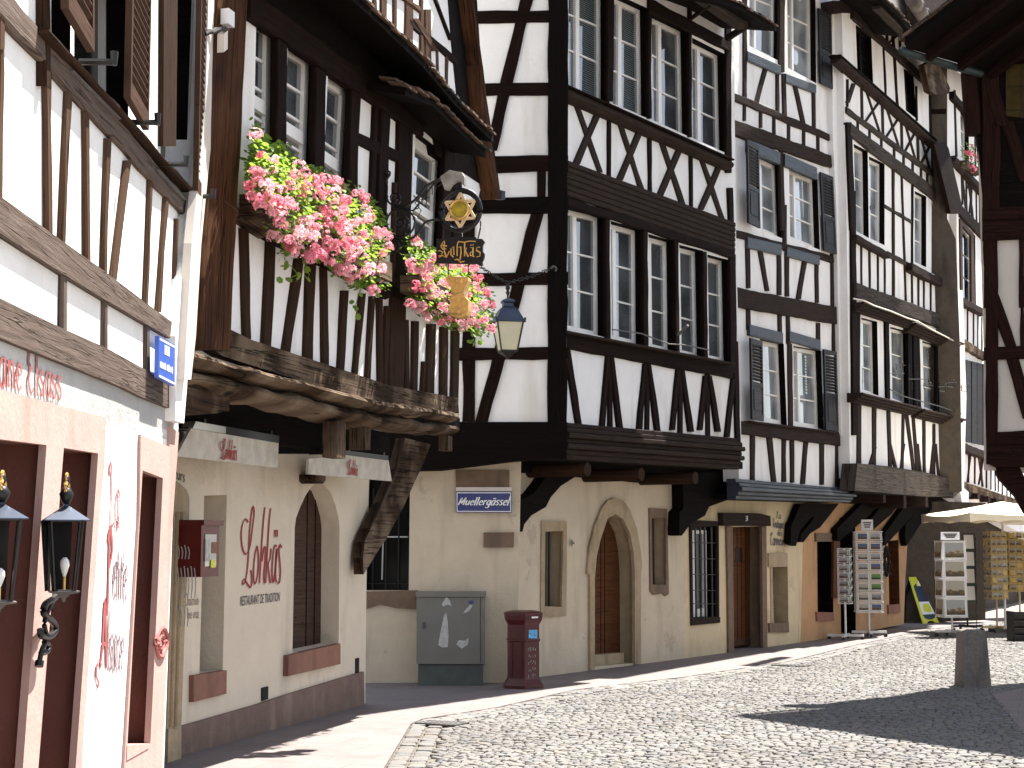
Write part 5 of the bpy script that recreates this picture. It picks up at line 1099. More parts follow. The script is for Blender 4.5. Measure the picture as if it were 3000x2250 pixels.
# edge course along the pavement
ed=B_[1:]
for i in range(len(ed)-1):
    a,b=ed[i],ed[i+1]; d=(b-a); L=d.length
    if L<.05: continue
    u=d/L; nrm=Vector((u.y,-u.x,0)); s=0
    while s<L and a.y<44:
        l=cr.uniform(.12,.2); 
        for rw in range(2):
            p=a+u*(s+l/2)+nrm*(.08+rw*.15); sett(p.x,p.y,u.x,u.y,l/2-.007,.068)
        s+=l
sd_=R(29); ux,uy=math.cos(sd_),-math.sin(sd_)   # rows run across the street
def dist_edge(x,y):
    m=9
    for i in range(len(B_)-1):
        a,b=B_[i],B_[i+1]; dx,dy=b.x-a.x,b.y-a.y; t=max(0,min(1,((x-a.x)*dx+(y-a.y)*dy)/(dx*dx+dy*dy))); m=min(m,math.hypot(a.x+dx*t-x,a.y+dy*t-y))
    return m
row=0; v=-2.0
while v<42:
    rh=cr.uniform(.066,.088)*(1 if v<34 else 1.3); uu=-16.0+cr.random()*.2
    while uu<24:
        l=cr.uniform(.075,.13)*(1 if v<34 else 1.4); wv=.05*math.sin(uu*.7+v*.3)
        cx=ux*(uu+l/2)-uy*(v+rh/2+wv)*1.0; cy=uy*(uu+l/2)+ux*(v+rh/2+wv)
        uu+=l
        if cy<10.2 or cy>40 or cx>cy*.3125+1.6 or cx<-2.6: continue
        if not inpoly(cx,cy,bed) or dist_edge(cx,cy)<.33: continue
        if inpoly(cx,cy,rp): continue
        sett(cx,cy,ux,uy,l/2-.0045,rh/2-.0045)
    v+=rh
me=bpy.data.meshes.new('cobblestones'); me.from_pydata(vs,[],fs); me.materials.append(M('cobble'))
ca=me.color_attributes.new('Col','FLOAT_COLOR','POINT'); fl=[]
for c in cols: fl+=list(c)*25
ca.data.foreach_set('color',fl); ob=bpy.data.objects.new('cobblestones',me); C.objects.link(ob); setp(ob,kind='structure')
# drain gratings
def grate(px,py,w_,l_,lab):
    p=G(px,py); mb=MB(); u=Vector((ux,uy,0)); n_=Vector((-uy,ux,0)); p=p+UP*.018
    for i in range(9): mb.box(p+u*(-w_+2*w_*i/8),u*.012,n_*l_,UP*.008)
    for k in (-1,0,1): mb.box(p+n_*l_*k-UP*.001,u*(w_+.012),n_*.012,UP*.0075)
    mb.box(p-UP*.012,u*w_,n_*l_,UP*.004); o=mb.build('drain_grate','pipe_metal'); setp(o,lab,'drain grate')
grate(1295,2124,.2,.12,'iron drain grating in the setts beside the near kerb curve at the bottom centre')
grate(2318,1953,.22,.12,'small iron drain grating at the kerb line in front of the boutique door')
# ================================================================ fixtures on the walls
# street name plate on the corner house
sg=thing('street_sign','dark blue street plate reading Muellergässel on the shaded corner wall','sign',tuple(FCs.P(*V(11,1015,610))))
prism(sg,FCs,11,[(790,525),(1242,525),(1242,696),(790,694)],.03,.05,'plate','sign_blue')
mb=MB()
for q in ([(796,532),(1236,532),(1236,539),(796,539)],[(796,682),(1236,684),(1236,690),(796,688)],[(796,539),(802,539),(802,682),(796,682)],[(1230,539),(1236,539),(1236,684),(1230,684)]): prism(None,FCs,11,q,.05,.0585,'x','sign_white',mb=mb)
mb.build('plate_border','sign_white',sg)
prism(sg,FCs,11,[(790,490),(1244,490),(1244,522),(790,522)],.03,.045,'backing_strip','cream_metal')
text(sg,FCs,11,[(812,574),(1228,566),(1220,636),(806,633)],'Muellergässel','sign_white',.07,.30,nib=0,d=.060,slant=.28)
# awnings
for lab,cl,br,lt in (('closed cream awning with small red lettering, the left one over the corner door',[(195,100),(875,272),(865,472),(45,376)],([(205,93),(880,212),(877,272),(172,152)]),[(400,230),(540,262),(528,422),(395,408)]),
   ('closed cream awning with small red lettering above the pointed arch shutter',[(1120,398),(1420,368),(1765,410),(1792,580),(1115,522)],([(1412,330),(1762,373),(1764,412),(1418,368)]),[(1430,398),(1520,410),(1512,546),(1424,532)])):
    a=thing('awning',lab,'awning',tuple(FBg.P(*V(10,*cl[0]),.3)),'awnings on the restaurant wall')
    prism(a,FBg,10,cl,.46,.48,'valance','awning_cloth'); prism(a,FBg,10,br,.36,.485,'cassette','black_iron')
    if lt[0][0]<600: prism(a,FBg,10,[(205,96),(448,140),(446,195),(178,152)],.40,.49,'cassette_end','awning_bar')
    x0,y0=lt[0]; x1=lt[1][0]; y1=lt[2][1]
    def mpa(x,y,d,x0=x0,y0=y0,x1=x1,y1=y1):
        u=(x-570)/(900-570); w_=(y-790)/(1440-790); return FBg.P(*V(10,x0+(x1-x0)*u,y0+(y1-y0-20)*w_+20*u),d)
    mb=MB(); pen(mb,LK,mpa,7,22,50,.496); mb.build('lettering','letter_dark_red',a)
    mb=MB(); p=FBg.P(*V(10,*br[0]),.4); q=FBg.P(*V(10,*br[1]),.4)
    for k in (.1,.9):
        c=p.lerp(q,k); mb2=MB(); mb2.box(c-FBg.n*.2+UP*.0,FBg.n*.2,FBg.t*.02,UP*.03); mb2.build('bracket','black_iron',a)
# menu box
mbx=thing('menu_case','dark red glazed menu case hanging on the cream restaurant wall','menu case',tuple(FBg.P(*V(10,300,1140),.1)))
a0=FBg.L(*V(10,250,925),.26); b0=FBg.L(*V(10,388,1350),.26); s0,s1,h0,h1=a0[0],b0[0],b0[1],a0[1]
mb=MB(); mb.box(FBg.W((s0+s1)/2,(h0+h1)/2,.13),FBg.n*.13,FBg.t*(s1-s0)/2,UP*(h1-h0)/2); mb.build('case','red_paint',mbx)
mb=MB(); mb.box(FBg.W((s0+s1)/2,h1+.01,.14),FBg.n*.15,FBg.t*((s1-s0)/2+.02),UP*.02); mb.build('lid','red_paint',mbx)
mb=MB(); mb.box(FBg.W((s0+s1)/2,(h0+h1)/2,.262),FBg.n*.004,FBg.t*((s1-s0)/2-.06),UP*((h1-h0)/2-.08)); mb.build('glass_front','glass_dark',mbx)
mb=MB(); mb.box(FBg.W(s0+(s1-s0)*.3,(h0+h1)/2,.268),FBg.n*.002,FBg.t*((s1-s0)*.12),UP*((h1-h0)/2-.12)); mb.build('menu_card','paper_scrap',mbx)
mb=MB(); mb.box(FBg.W(s0+(s1-s0)*.68,(h0+h1)/2+.02,.268),FBg.n*.002,FBg.t*((s1-s0)*.14),UP*((h1-h0)/2-.16)); mb.build('menu_card','sill_stone',mbx)
mb=MB(); mb.box(FBg.W(s0+(s1-s0)*.6,h0+.10,.272),FBg.n*.002,FBg.t*.04,UP*.03); mb.build('sticker','yellow_board',mbx)
Fm=Fac(tuple(FBg.W(s0,0,0)[:2]),FBg.deg+90)
for i,(y0,y1,w_) in enumerate(((.12,.2,.1),(.24,.42,.16),(.46,.58,.1))):
    mb=MB(); 
    pen(mb,[[( .02+k*.022,y0+(.01 if k%2 else 0)),(.03+k*.022,(y0+y1)/2),(.025+k*.022,y1)] for k in range(int(w_*40))],lambda x,y,d:Fm.W(.04+x*1.3,h1-y*1.35,d),.003,.007,30,-.26*0+.003); mb.build('lettering','paper_scrap',mbx)
# junction box, cable and small lamp by the post
jb=MB(); jb.box(FB.P(*V(2,148,118),.14),FB.t*.05,FB.n*.03,UP*.055); setp(jb.build('junction_box','white_metal'),'small white junction box near the top of the brown corner post','junction box')
sl_=thing('wall_lamp','small cream box lamp on a twisted iron arm by the brown corner post','lamp',tuple(FB.P(*V(2,115,270),.15)))
mb=MB(); mb.box(FB.P(*V(2,115,270),.16),FB.t*.03+UP*.02,FB.n*.025,UP*.065); mb.build('housing','cream_metal',sl_)
mb=MB(); pts=[FB.P(*V(2,x,y),.17) for x,y in ((0,220),(25,205),(50,210),(75,195),(100,188),(125,185),(150,200))]; mb.tube(pts,[.016,.022,.014,.022,.014,.02,.016],6); mb.build('arm','black_iron',sl_)
# ---------------------------------------------------------------- hanging restaurant sign
pb=FB.P(1133,640,.05); FS=Fac((pb.x,pb.y),FB.deg+90)
HS=thing('hanging_sign','wrought iron hanging sign with gilded star disc, black name board and gold tankard','sign',tuple(pb))
S=lambda x,y,d=0.0: FS.P(*V(20,x,y),d)
mb=MB(); T=lambda pts,r=.010: mb.tube([S(*p) for p in smooth(pts,6)],r,6)
def spiral(cx,cy,r0,r1,a0,a1,n=26): return [(cx+(r0+(r1-r0)*i/n)*math.cos(R(a0+(a1-a0)*i/n)),cy+(r0+(r1-r0)*i/n)*math.sin(R(a0+(a1-a0)*i/n))) for i in range(n+1)]
for q in (spiral(155,362,18,62,0,560),spiral(205,560,14,70,200,760),spiral(205,560,112,116,0,360),spiral(100,160,8,24,0,500),spiral(150,745,14,50,0,480)): mb.tube([S(*p) for p in q],.010,6)
T([(118,170),(85,225),(95,270),(90,370)]); T([(92,480),(88,560),(100,650),(180,695),(290,690),(370,610),(400,560),(460,538),(530,536)],.011); T([(150,430),(250,425),(350,345),(420,260),(520,205)],.012); T([(60,800),(150,802),(200,770)])
T([(300,470),(380,370),(470,250),(530,215)],.008)
for q in ([(270,470),(350,440),(360,380),(410,420),(420,320),(460,330),(460,250),(500,270),(540,240)],[(300,500),(340,520),(370,460),(320,400),(400,310),(380,380),(440,350)]): mb.tube([S(*p,.015) for p in q],.006,5)
mb.build('scroll_bracket','black_iron',HS)
for pp_,r_ in (([(535,550),(550,600),(545,690)],.007),([(850,545),(850,600),(830,690)],.007),([(590,890),(590,985)],.006),([(752,890),(752,985)],.006)):
    mb=MB(); T(pp_,r_); mb.build('hanger_rod','black_iron',HS)
prism(HS,FS,20,[(525,185),(560,160),(600,132),(650,142),(695,150),(718,185),(718,250),(706,252),(692,222),(650,220),(615,245),(585,290),(560,290),(545,250),(530,215)],-.03,.03,'eagle_head','bird_grey')
mb=MB(); c=S(690,460); pr_=(S(850,460)-c).length; mb.tube(ringpts(c,FS.t,UP,pr_,32),.022,8); mb.tube(ringpts(c,FS.t,UP,pr_*.88,32),.010,6); mb.build('disc_ring','black_iron',HS)
mb=MB()
for a0 in (90,270):
    v3=[c+FS.t*math.cos(R(a0+120*k))*pr_*.84+UP*math.sin(R(a0+120*k))*pr_*.84 for k in range(3)]
    for k in range(3):
        a,b=v3[k],v3[(k+1)%3]; m_=(a+b)/2; dv=(b-a)/2; nn=Vector(FS.n); w2=dv.normalized().cross(nn); mb.box(m_+nn*(.004*k+(0.012 if a0>100 else 0)),dv*1.02,w2*pr_*.065,nn*.012)
mb.build('star','pale_gold',HS)
mb=MB(); mb.tube([c-FS.n*.02,c+FS.n*.05],pr_*.43,24); mb.build('amber_boss','amber',HS); mb=MB(); mb.tube(ringpts(c+FS.n*.05,FS.t,UP,pr_*.45,24),.014,8); mb.build('boss_ring','gold',HS)
prism(HS,FS,20,[(492,690),(545,694),(575,684),(600,692),(820,690),(862,690),(882,715),(868,740),(866,790),(882,815),(876,850),(862,880),(868,905),(840,908),(820,895),(492,888)],-.015,.015,'name_board','black_iron')
mb=MB()
for k in range(22): mb.box(S(600+k*10,686,.0),FS.t*.008,FS.n*.012,UP*.010)
mb.build('board_crest','black_iron',HS)
# blackletter name
BL=[[(560,705),(545,720),(530,745),(545,775),(575,770)],[(505,790),(520,785),(545,800),(530,825),(512,828)],[(560,710),(555,760),(560,800),(575,835)],[(512,840),(545,825),(575,842),(590,810),(600,790)],[(540,740),(580,750)],
 [(612,770),(612,820),(632,838)],[(612,770),(632,752),(636,820)],[(672,712),(662,740),(662,830)],[(662,765),(690,752),(694,800),(685,860)],[(640,862),(665,855),(690,880),(722,872)],[(668,712),(720,718),(760,708),(812,712)],[(722,722),(722,832)],[(740,762),(724,790)],[(728,788),(752,836)],
 [(770,762),(790,760),(790,830),(800,836)],[(790,790),(768,800),(768,826),(788,826)],[(772,738),(774,744)],[(790,736),(792,742)],[(848,758),(822,758),(818,785),(848,800),(846,830),(818,838)]]
mb=MB(); pen(mb,BL,lambda x,y,d:S(x,y,d),3.5,13,35,.024,curve=False); mb.build('lettering','gold',HS)
prism(HS,FS,20,[(570,1000),(600,985),(640,995),(700,1000),(745,1000),(750,1030),(735,1060),(715,1110),(720,1160),(752,1190),(750,1270),(735,1310),(690,1330),(640,1325),(600,1305),(588,1280),(600,1230),(612,1180),(615,1110),(600,1060),(575,1040)],-.06,.05,'gold_tankard','gold')
for pp_ in (((595,1285),(640,1300),(700,1305),(740,1285)),((612,1130),(660,1140),(715,1125)),((650,1010),(660,1045),(690,1040),(700,1010))):
    mb=MB(); mb.tube([S(*p,.05) for p in pp_],.011,6); mb.build('tankard_ring','gold',HS)
# ---------------------------------------------------------------- street lantern on its chain
FL=Fac((.5,19.03),38); Sl=lambda x,y,d=0.0: FL.P(*V(7,x,y),d)
LN=thing('street_lantern','black four-sided street lantern with milky glass hanging from a chain by the corner post','street lantern',tuple(Sl(338,1180)))
mb=MB(); pts=[Sl(*p) for p in ((135,565),(200,608),(260,645),(335,685),(430,660),(520,635),(600,600),(665,575))]
for i in range(len(pts)-1):
    n_=5
    for k in range(n_):
        a=pts[i].lerp(pts[i+1],k/n_); b=pts[i].lerp(pts[i+1],(k+1.15)/n_); m_=(a+b)/2; dv=(b-a)/2; sd=dv.normalized().cross(UP if k%2 else FL.n).normalized()
        mb.tube([m_+dv*math.cos(R(q))+sd*.016*math.sin(R(q)) for q in range(0,361,60)],.0055,5,cap=False)
mb.build('chain','black_iron',LN)
mb=MB(); mb.tube([Sl(*p) for p in smooth([(650,580),(668,565),(688,580),(682,600)],5)],.012,6); mb.build('hook','pipe_metal',LN)
cL=Sl(338,970); cL=Vector((cL.x,cL.y,0)); zz=lambda y: Sl(338,y).z; px=lambda dx:(Sl(338+dx,970)-Sl(338,970)).length*.82
k_=lambda dx: abs(FCu.P(*V(7,338+dx,970)).x-FCu.P(*V(7,338,970)).x)*cL.y/19.12
def sq(y,dx): return (k_(dx)*1.25,zz(y))
mb=MB(); mb.lathe(cL,[(.012,zz(690)),(.02,zz(705)),(.03,zz(725)),(.014,zz(740)),(.026,zz(755)),(.012,zz(775)),(.012,zz(800))][::-1],8); mb.build('finial','black_iron',LN)
mb=MB(); mb.lathe(cL,[sq(972,122),sq(955,112),sq(880,70),sq(855,40),sq(835,38),sq(825,52),sq(812,48),sq(800,20)],4,ang=R(12)); mb.build('hood','lantern_blue',LN)
mb=MB(); mb.lathe(cL,[sq(1172,66),sq(975,104)],4,ang=R(12)); mb.build('glass','lamp_glass',LN)
mb=MB()
for k in range(4):
    q=2*math.pi*(k+.5)/4+R(12); dv=Vector((math.cos(q),math.sin(q),0)); a=sq(1172,67); b=sq(972,107); mb.tube([cL+dv*a[0]+UP*a[1],cL+dv*b[0]+UP*b[1]],.010,6); mb.tube([cL+dv*b[0]*1.08+UP*(b[1]-.01),cL+dv*b[0]*1.12+UP*(b[1]+.045)],.012,6)
mb.lathe(cL,[sq(1235,8),sq(1220,14),sq(1195,50),sq(1185,68),sq(1172,70)],4,ang=R(12)); mb.build('cage','black_iron',LN)
# ---------------------------------------------------------------- two wall lanterns on the far left house
def wall_lantern(cx,ytop,ybot,dx,lab,d):
    c=FA.P(cx,(ytop+ybot)/2,d); L_=thing('wall_lantern',lab,'wall lantern',tuple(c),'lanterns on the pink pillars')
    m=c.y/F; c=Vector((c.x,c.y,0)); z=lambda py: EYE+(1590-py)*m*1.0+ (0 if True else 0)
    z=lambda py: FA.P(cx,py,d).z
    H_=ybot-ytop; r=dx*m
    mb=MB(); mb.lathe(c,[(r*1.75,z(ytop)),(r*1.72,z(ytop-3)),(r*.22,z(ytop-44)),(r*.16,z(ytop-52))],4,ang=R(20)); mb.build('hood','lantern_blue',L_)
    mb=MB(); mb.lathe(c,[(r*.18,z(ytop-50)),(r*.34,z(ytop-66)),(r*.40,z(ytop-80)),(r*.22,z(ytop-96)),(r*.10,z(ytop-102)),(r*.16,z(ytop-110)),(r*.20,z(ytop-120)),(r*.12,z(ytop-130)),(r*.04,z(ytop-136))],12); mb.build('finial','black_iron',L_,smooth=True)
    mb=MB(); cf=c+UP*z(ytop-96); mb.tube([cf+FA.t*math.cos(R(q))*r*.42*(1-q/700)+UP*math.sin(R(q))*r*.42*(1-q/700) for q in range(0,500,30)],r*.12,6); cf=c+UP*z(ytop-128); mb.tube([cf+FA.t*math.cos(R(q))*r*.22+UP*math.sin(R(q))*r*.22 for q in range(0,361,30)],r*.08,6); mb.build('finial_scroll','gold',L_)
    q0=FA.n.copy(); mb=MB(); k1=c+FA.n*(-r*.9); mb.add([k1+FA.t*(-r*.7)+UP*z(ybot),k1+FA.t*r*.7+UP*z(ybot),k1-FA.n*r*.25+FA.t*r+UP*z(ytop),k1-FA.n*r*.25-FA.t*r+UP*z(ytop)],[(0,1,2,3)]); mb.build('rear_pane','glass_black',L_); mb=MB(); Y_=Vector((0,r*.85,0)); X_=Vector((1,0,0)); mb.add([c+Y_-X_*r*.75+UP*z(ybot),c+Y_*1.2-X_*r*1.15+UP*z(ytop),c+Y_*1.2+X_*r*.1+UP*z(ytop),c+Y_+X_*r*.05+UP*z(ybot)],[(0,1,2,3)]); mb.build('dark_fill','black_iron',L_)  # black quads added for the dark seen through the panes
    mb=MB()
    for k in range(4):
        q=2*math.pi*(k+.5)/4+R(20); dv=Vector((math.cos(q),math.sin(q),0)); mb.tube([c+dv*r*.78+UP*z(ybot),c+dv*r*1.22+UP*z(ytop)],r*.085,6)
        q2=q+math.pi/2; d2=Vector((math.cos(q2),math.sin(q2),0)); mb.tube([c+dv*r*.78+UP*z(ybot),c+d2*r*.78+UP*z(ybot)],r*.085,6); mb.tube([c+dv*r*1.2+UP*z(ytop-1),c+d2*r*1.2+UP*z(ytop-1)],r*.085,6)
    mb.build('cage','black_iron',L_)
    mb=MB(); mb.lathe(c,[(r*.1,z(ybot+32)),(r*.16,z(ybot+22)),(r*.5,z(ybot+8)),(r*1.1,z(ybot+5)),(r*1.15,z(ybot))],4,ang=R(20)); mb.build('base_ring','pipe_metal',L_)
    mb=MB(); mb.lathe(c,[(r*.08,z(ybot)),(r*.08,z(ybot-42))],8); mb.build('candle_tube','gold',L_)
    mb=MB(); mb.lathe(c,[(r*.08,z(ybot-42)),(r*.16,z(ybot-55)),(r*.26,z(ybot-75)),(r*.24,z(ybot-88)),(r*.1,z(ybot-98))],12); mb.build('bulb','bulb',L_,smooth=True)
    mb=MB(); q_=lambda x,y:FA.P(cx+x,ybot+y,d*.55)
    mb.tube([q_(*p) for p in smooth([(-18,6),(-32,22),(-58,40),(-62,66),(-38,88),(-26,112),(-44,134),(-68,132),(-72,112)],4)],[.013]*0 or .014,8)
    mb.tube([q_(*p) for p in smooth([(-30,20),(-50,60),(-60,100),(-52,140),(-66,170),(-74,205)],4)],.011,8)
    mb.tube([q_(*p) for p in smooth([(-60,150),(-48,160),(-52,178),(-70,182)],4)],.012,8)
    mb.tube([q_(-74,205),q_(-76,222)],.018,8); mb.tube([FA.P(cx-70,ybot+120,0),FA.P(cx-70,ybot+120,d*.6)],.012,6)
    mb.build('scroll_arm','black_iron',L_)
wall_lantern(190,1526,1731,52,'black wall lantern with clear panes and white bulb before the pink pillar',.14)
wall_lantern(0,1521,1762,60,'black wall lantern cut off by the left edge of the picture',.15)
# ================================================================ geraniums
def leaf_mat(n,c,tr):
    m,nt,p=newmat(n); tc=N(nt,'ShaderNodeTexCoord'); a=N(nt,'ShaderNodeTexNoise',Scale=9.0,Detail=3.0); nt.links.new(tc.outputs['Object'],a.inputs[0])
    cc=ramp(nt,a.outputs[0],[(.3,tuple(x*.6 for x in c)),(.7,tuple(x*1.3 for x in c))]); nt.links.new(cc,p.inputs['Base Color']); p.inputs['Roughness'].default_value=.6
    t=N(nt,'ShaderNodeBsdfTranslucent'); t.inputs[0].default_value=(*tr,1); mx=N(nt,'ShaderNodeMixShader'); mx.inputs[0].default_value=.4
    nt.links.new(p.outputs[0],mx.inputs[1]); nt.links.new(t.outputs[0],mx.inputs[2]); nt.links.new(mx.outputs[0],nt.nodes['Material Output'].inputs[0]); MT[n]=m
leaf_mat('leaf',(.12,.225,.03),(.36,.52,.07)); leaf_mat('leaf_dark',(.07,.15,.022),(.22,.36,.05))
leaf_mat('petal_pink',(.82,.31,.40),(.96,.38,.48)); leaf_mat('petal_pale',(.90,.50,.56),(1,.60,.66)); leaf_mat('petal_deep',(.80,.20,.29),(.92,.26,.36)); leaf_mat('petal_crimson',(.45,.01,.05),(.6,.02,.08))
def umbel_mesh(mat,seed,r=.05,nf=22):
    q=random.Random(seed); mb=MB()
    for k in range(nf):
        z=q.uniform(-.35,1); a=q.uniform(0,6.28); rr=math.sqrt(max(0,1-z*z)); n=Vector((rr*math.cos(a),rr*math.sin(a),z)); c=n*r*q.uniform(.75,1.1)
        t=n.cross(Vector((.3,.2,1))).normalized(); b=n.cross(t)
        for j in range(5):
            an=j*1.257+q.random(); dv=t*math.cos(an)+b*math.sin(an); sv=n.cross(dv); L=q.uniform(.013,.019)
            mb.add([c,c+dv*L*.7+sv*L*.42+n*.003,c+dv*L*1.15+n*.001,c+dv*L*.7-sv*L*.42+n*.003],[(0,1,2,3)])
    me_=mb.build('tmp',mat); d=me_.data; bpy.data.objects.remove(me_); return d
UM=[umbel_mesh(m,i) for i,m in enumerate(('petal_pink','petal_pale','petal_deep','petal_pink','petal_pale'))]
def ppoly(x,y,P):
    c=False; j=len(P)-1
    for i in range(len(P)):
        a,b=P[i],P[j]
        if (a[1]>y)!=(b[1]>y) and x<(b[0]-a[0])*(y-a[1])/(b[1]-a[1])+a[0]: c=not c
        j=i
    return c
def pedge(x,y,P):
    m=1e9
    for i in range(len(P)):
        a,b=P[i],P[(i+1)%len(P)]; dx,dy=b[0]-a[0],b[1]-a[1]; t=max(0,min(1,((x-a[0])*dx+(y-a[1])*dy)/(dx*dx+dy*dy+1e-9))); m=min(m,math.hypot(a[0]+dx*t-x,a[1]+dy*t-y))
    return m
def geranium(fac,poly,box,lab,nl,nfl,seed,pw,d0=.08,d1=.42,group='geraniums on the restaurant sills',extra=(),wt=lambda x,y:1.0,bm='timber_worn_glint'):
    q=random.Random(seed); xs=[p[0] for p in poly]; ys=[p[1] for p in poly]; c=fac.P(sum(xs)/len(xs),sum(ys)/len(ys),.25)
    g=thing('geranium',lab,'geranium',tuple(c),group)
    def pt(shrink=0,bias=0):
        for _ in range(400):
            x,y=q.uniform(min(xs),max(xs)),q.uniform(min(ys),max(ys))
            if not ppoly(x,y,poly): continue
            e=pedge(x,y,poly)
            if e<shrink: continue
            if bias and q.random()>wt(x,y): continue
            k=min(1,e/60); return x,y,d0+(d1-d0)*(q.random()**(.6 if bias else 1))*(.35+.65*k)
        return x,y,d0
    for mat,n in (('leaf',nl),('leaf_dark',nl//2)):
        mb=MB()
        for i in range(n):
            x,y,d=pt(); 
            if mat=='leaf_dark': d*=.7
            p=fac.P(x+q.gauss(0,6),y+q.gauss(0,6),d); nn=(Vector((q.gauss(0,.6),q.gauss(0,.6),.7+q.random()))+fac.n*.5).normalized(); t=nn.cross(Vector((q.random(),1,q.random()))).normalized(); b=nn.cross(t); r=q.uniform(.016,.031)
            vs_=[p-nn*.006]+[p+(t*math.cos(k*.898)+b*math.sin(k*.898))*r*(1 if k%2 else .82)+nn*.004*(k%3) for k in range(7)]
            mb.add(vs_,[(0,1+k,1+(k+1)%7) for k in range(7)])
        for ex in extra:
            ps=[fac.P(px_+q.gauss(0,1),py_,.18) for px_,py_ in smooth(list(ex),4)]; 
            if mat=='leaf':
                mb.tube(ps,.004,4)
                for p in ps[1:]:
                    for _ in range(1):
                        nn=Vector((q.gauss(0,1),q.gauss(0,1),.6)).normalized(); t=nn.cross(Vector((1,.2,0))).normalized(); b=nn.cross(t); r=q.uniform(.018,.034); pp=p+Vector((q.gauss(0,.03),q.gauss(0,.03),q.gauss(0,.03)))
                        mb.add([pp]+[pp+(t*math.cos(k*1.047)+b*math.sin(k*1.047))*r for k in range(6)],[(0,1+k,1+(k+1)%6) for k in range(6)])
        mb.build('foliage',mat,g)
    for i in range(nfl):
        x,y,d=pt(0,1); r=q.random(); me=UM[q.choice(pw)]; o=bpy.data.objects.new('flower_head',me); C.objects.link(o); o.parent=g; p=fac.P(x,y,d+.09)
        o.location=p-c; s=q.uniform(.68,1.15); o.scale=(s,s,s*.9); o.rotation_euler=(q.uniform(-.5,.5)+.3,q.uniform(-.5,.5),q.random()*6.28)
    a=fac.L(*box[0],.2); b=fac.L(*box[1],.2); mb=MB(); mb.box(fac.W((a[0]+b[0])/2,(a[1]+b[1])/2,.20),fac.t*abs(b[0]-a[0])/2+UP*(b[1]-a[1])/2,fac.n*.09,UP*.08); mb.build('flower_box',bm,g)
    return g
M1=[(735,400),(752,365),(790,415),(835,425),(880,470),(915,495),(945,500),(960,560),(965,760),(930,770),(900,750),(850,735),(830,740),(800,690),(770,650),(745,610),(728,560),(722,470)]
geranium(FB,M1,((735,600),(940,720)),'leafy pink geranium overflowing the sill beside the brown corner post',1400,94,5,(0,1,0,2,4),wt=lambda x,y: .15+.85*min(1,max(0,(y-430)/170)),extra=([(850,720),(835,760),(870,800),(850,815)],[(745,430),(742,385),(740,365)],[(880,740),(900,790),(905,815)]))
M2=[(945,500),(985,520),(1010,545),(1060,560),(1100,590),(1120,620),(1142,680),(1138,760),(1128,850),(1100,862),(1060,840),(1035,845),(1010,810),(960,790),(940,740)]
geranium(FB,M2,((945,715),(1120,800)),'densest pink geranium on the middle sill, left of the wrought iron bracket',1200,98,6,(0,1,1,0,4,2),extra=([(1060,840),(1040,900),(1050,920)],[(1100,860),(1095,875)]))
M3=[(1190,690),(1215,690),(1255,720),(1300,750),(1345,765),(1385,775),(1410,810),(1440,870),(1446,930),(1438,975),(1400,988),(1345,965),(1290,950),(1235,925),(1195,890),(1205,840),(1190,780)]
FBf=FB.off(.05)
geranium(FBf,M3,((1200,830),(1345,900)),'pink geranium behind the gold tankard, nearest the street lantern',1150,92,7,(0,3,1,2),wt=lambda x,y: .35+.65*min(1,max(0,(y-720)/120)),extra=([(1420,960),(1400,1000),(1380,1005)],))
PF=[(2818,440),(2835,420),(2862,428),(2868,470),(2850,510),(2830,480)]
gg=geranium(FF,PF,((2822,480),(2860,505)),'small bunch of crimson and pink flowers on the far window ledge',120,18,8,(2,),d0=.15,d1=.4,group=None)
# ================================================================ things standing in the street
# utility cabinet
y0=19.10; xa=(1223-1500)/F*y0; xb=(1420-1500)/F*y0; ztop=FCu.P(1300,1735).z*0+ (EYE+ (1590-1733)/F*y0)
CB=thing('utility_cabinet','grey electricity cabinet with torn paper scraps standing against the shaded corner wall','utility cabinet',((xa+xb)/2,y0,0))
mb=MB(); mb.abox(xa,xb,y0,y0+.36,.26,ztop-.06); mb.build('cabinet_body','cabinet_grey',CB)
mb=MB(); mb.abox(xa-.01,xb+.015,y0-.015,y0+.37,ztop-.055,ztop); mb.build('lid','cabinet_grey',CB)
mb=MB(); mb.abox(xa+.02,xb-.02,y0+.01,y0+.34,0,.255); mb.build('plinth','cabinet_base',CB)
Fk=Fac((0,y0),90); 
mb=MB(); 
for q in ([(505,530),(910,530),(910,534),(505,534)],[(500,985),(925,985),(925,992),(500,992)],[(900,540),(904,540),(904,980),(900,980)]): prism(None,Fk,14,q,-.002,.003,'x','x',mb=mb)
mb.build('door_seam','rubber_black',CB)
for q in ([(650,600),(680,550),(700,570),(715,610),(690,600),(660,612)],[(665,670),(680,650),(690,720),(695,800),(690,875),(655,878),(628,862),(640,790),(655,720)],[(800,640),(835,600),(852,605),(830,640),(790,658)],[(745,860),(760,830),(800,835),(825,815),(820,860),(780,885)]): prism(CB,Fk,14,q,0,.0035,'paper_scrap','paper_scrap')
prism(CB,Fk,14,[(825,578),(850,572),(860,585),(845,597),(825,590)],0,.004,'sticker','sign_blue')
prism(CB,Fk,14,[(530,715),(545,715),(545,755),(530,755)],0,.01,'lock','cabinet_base')
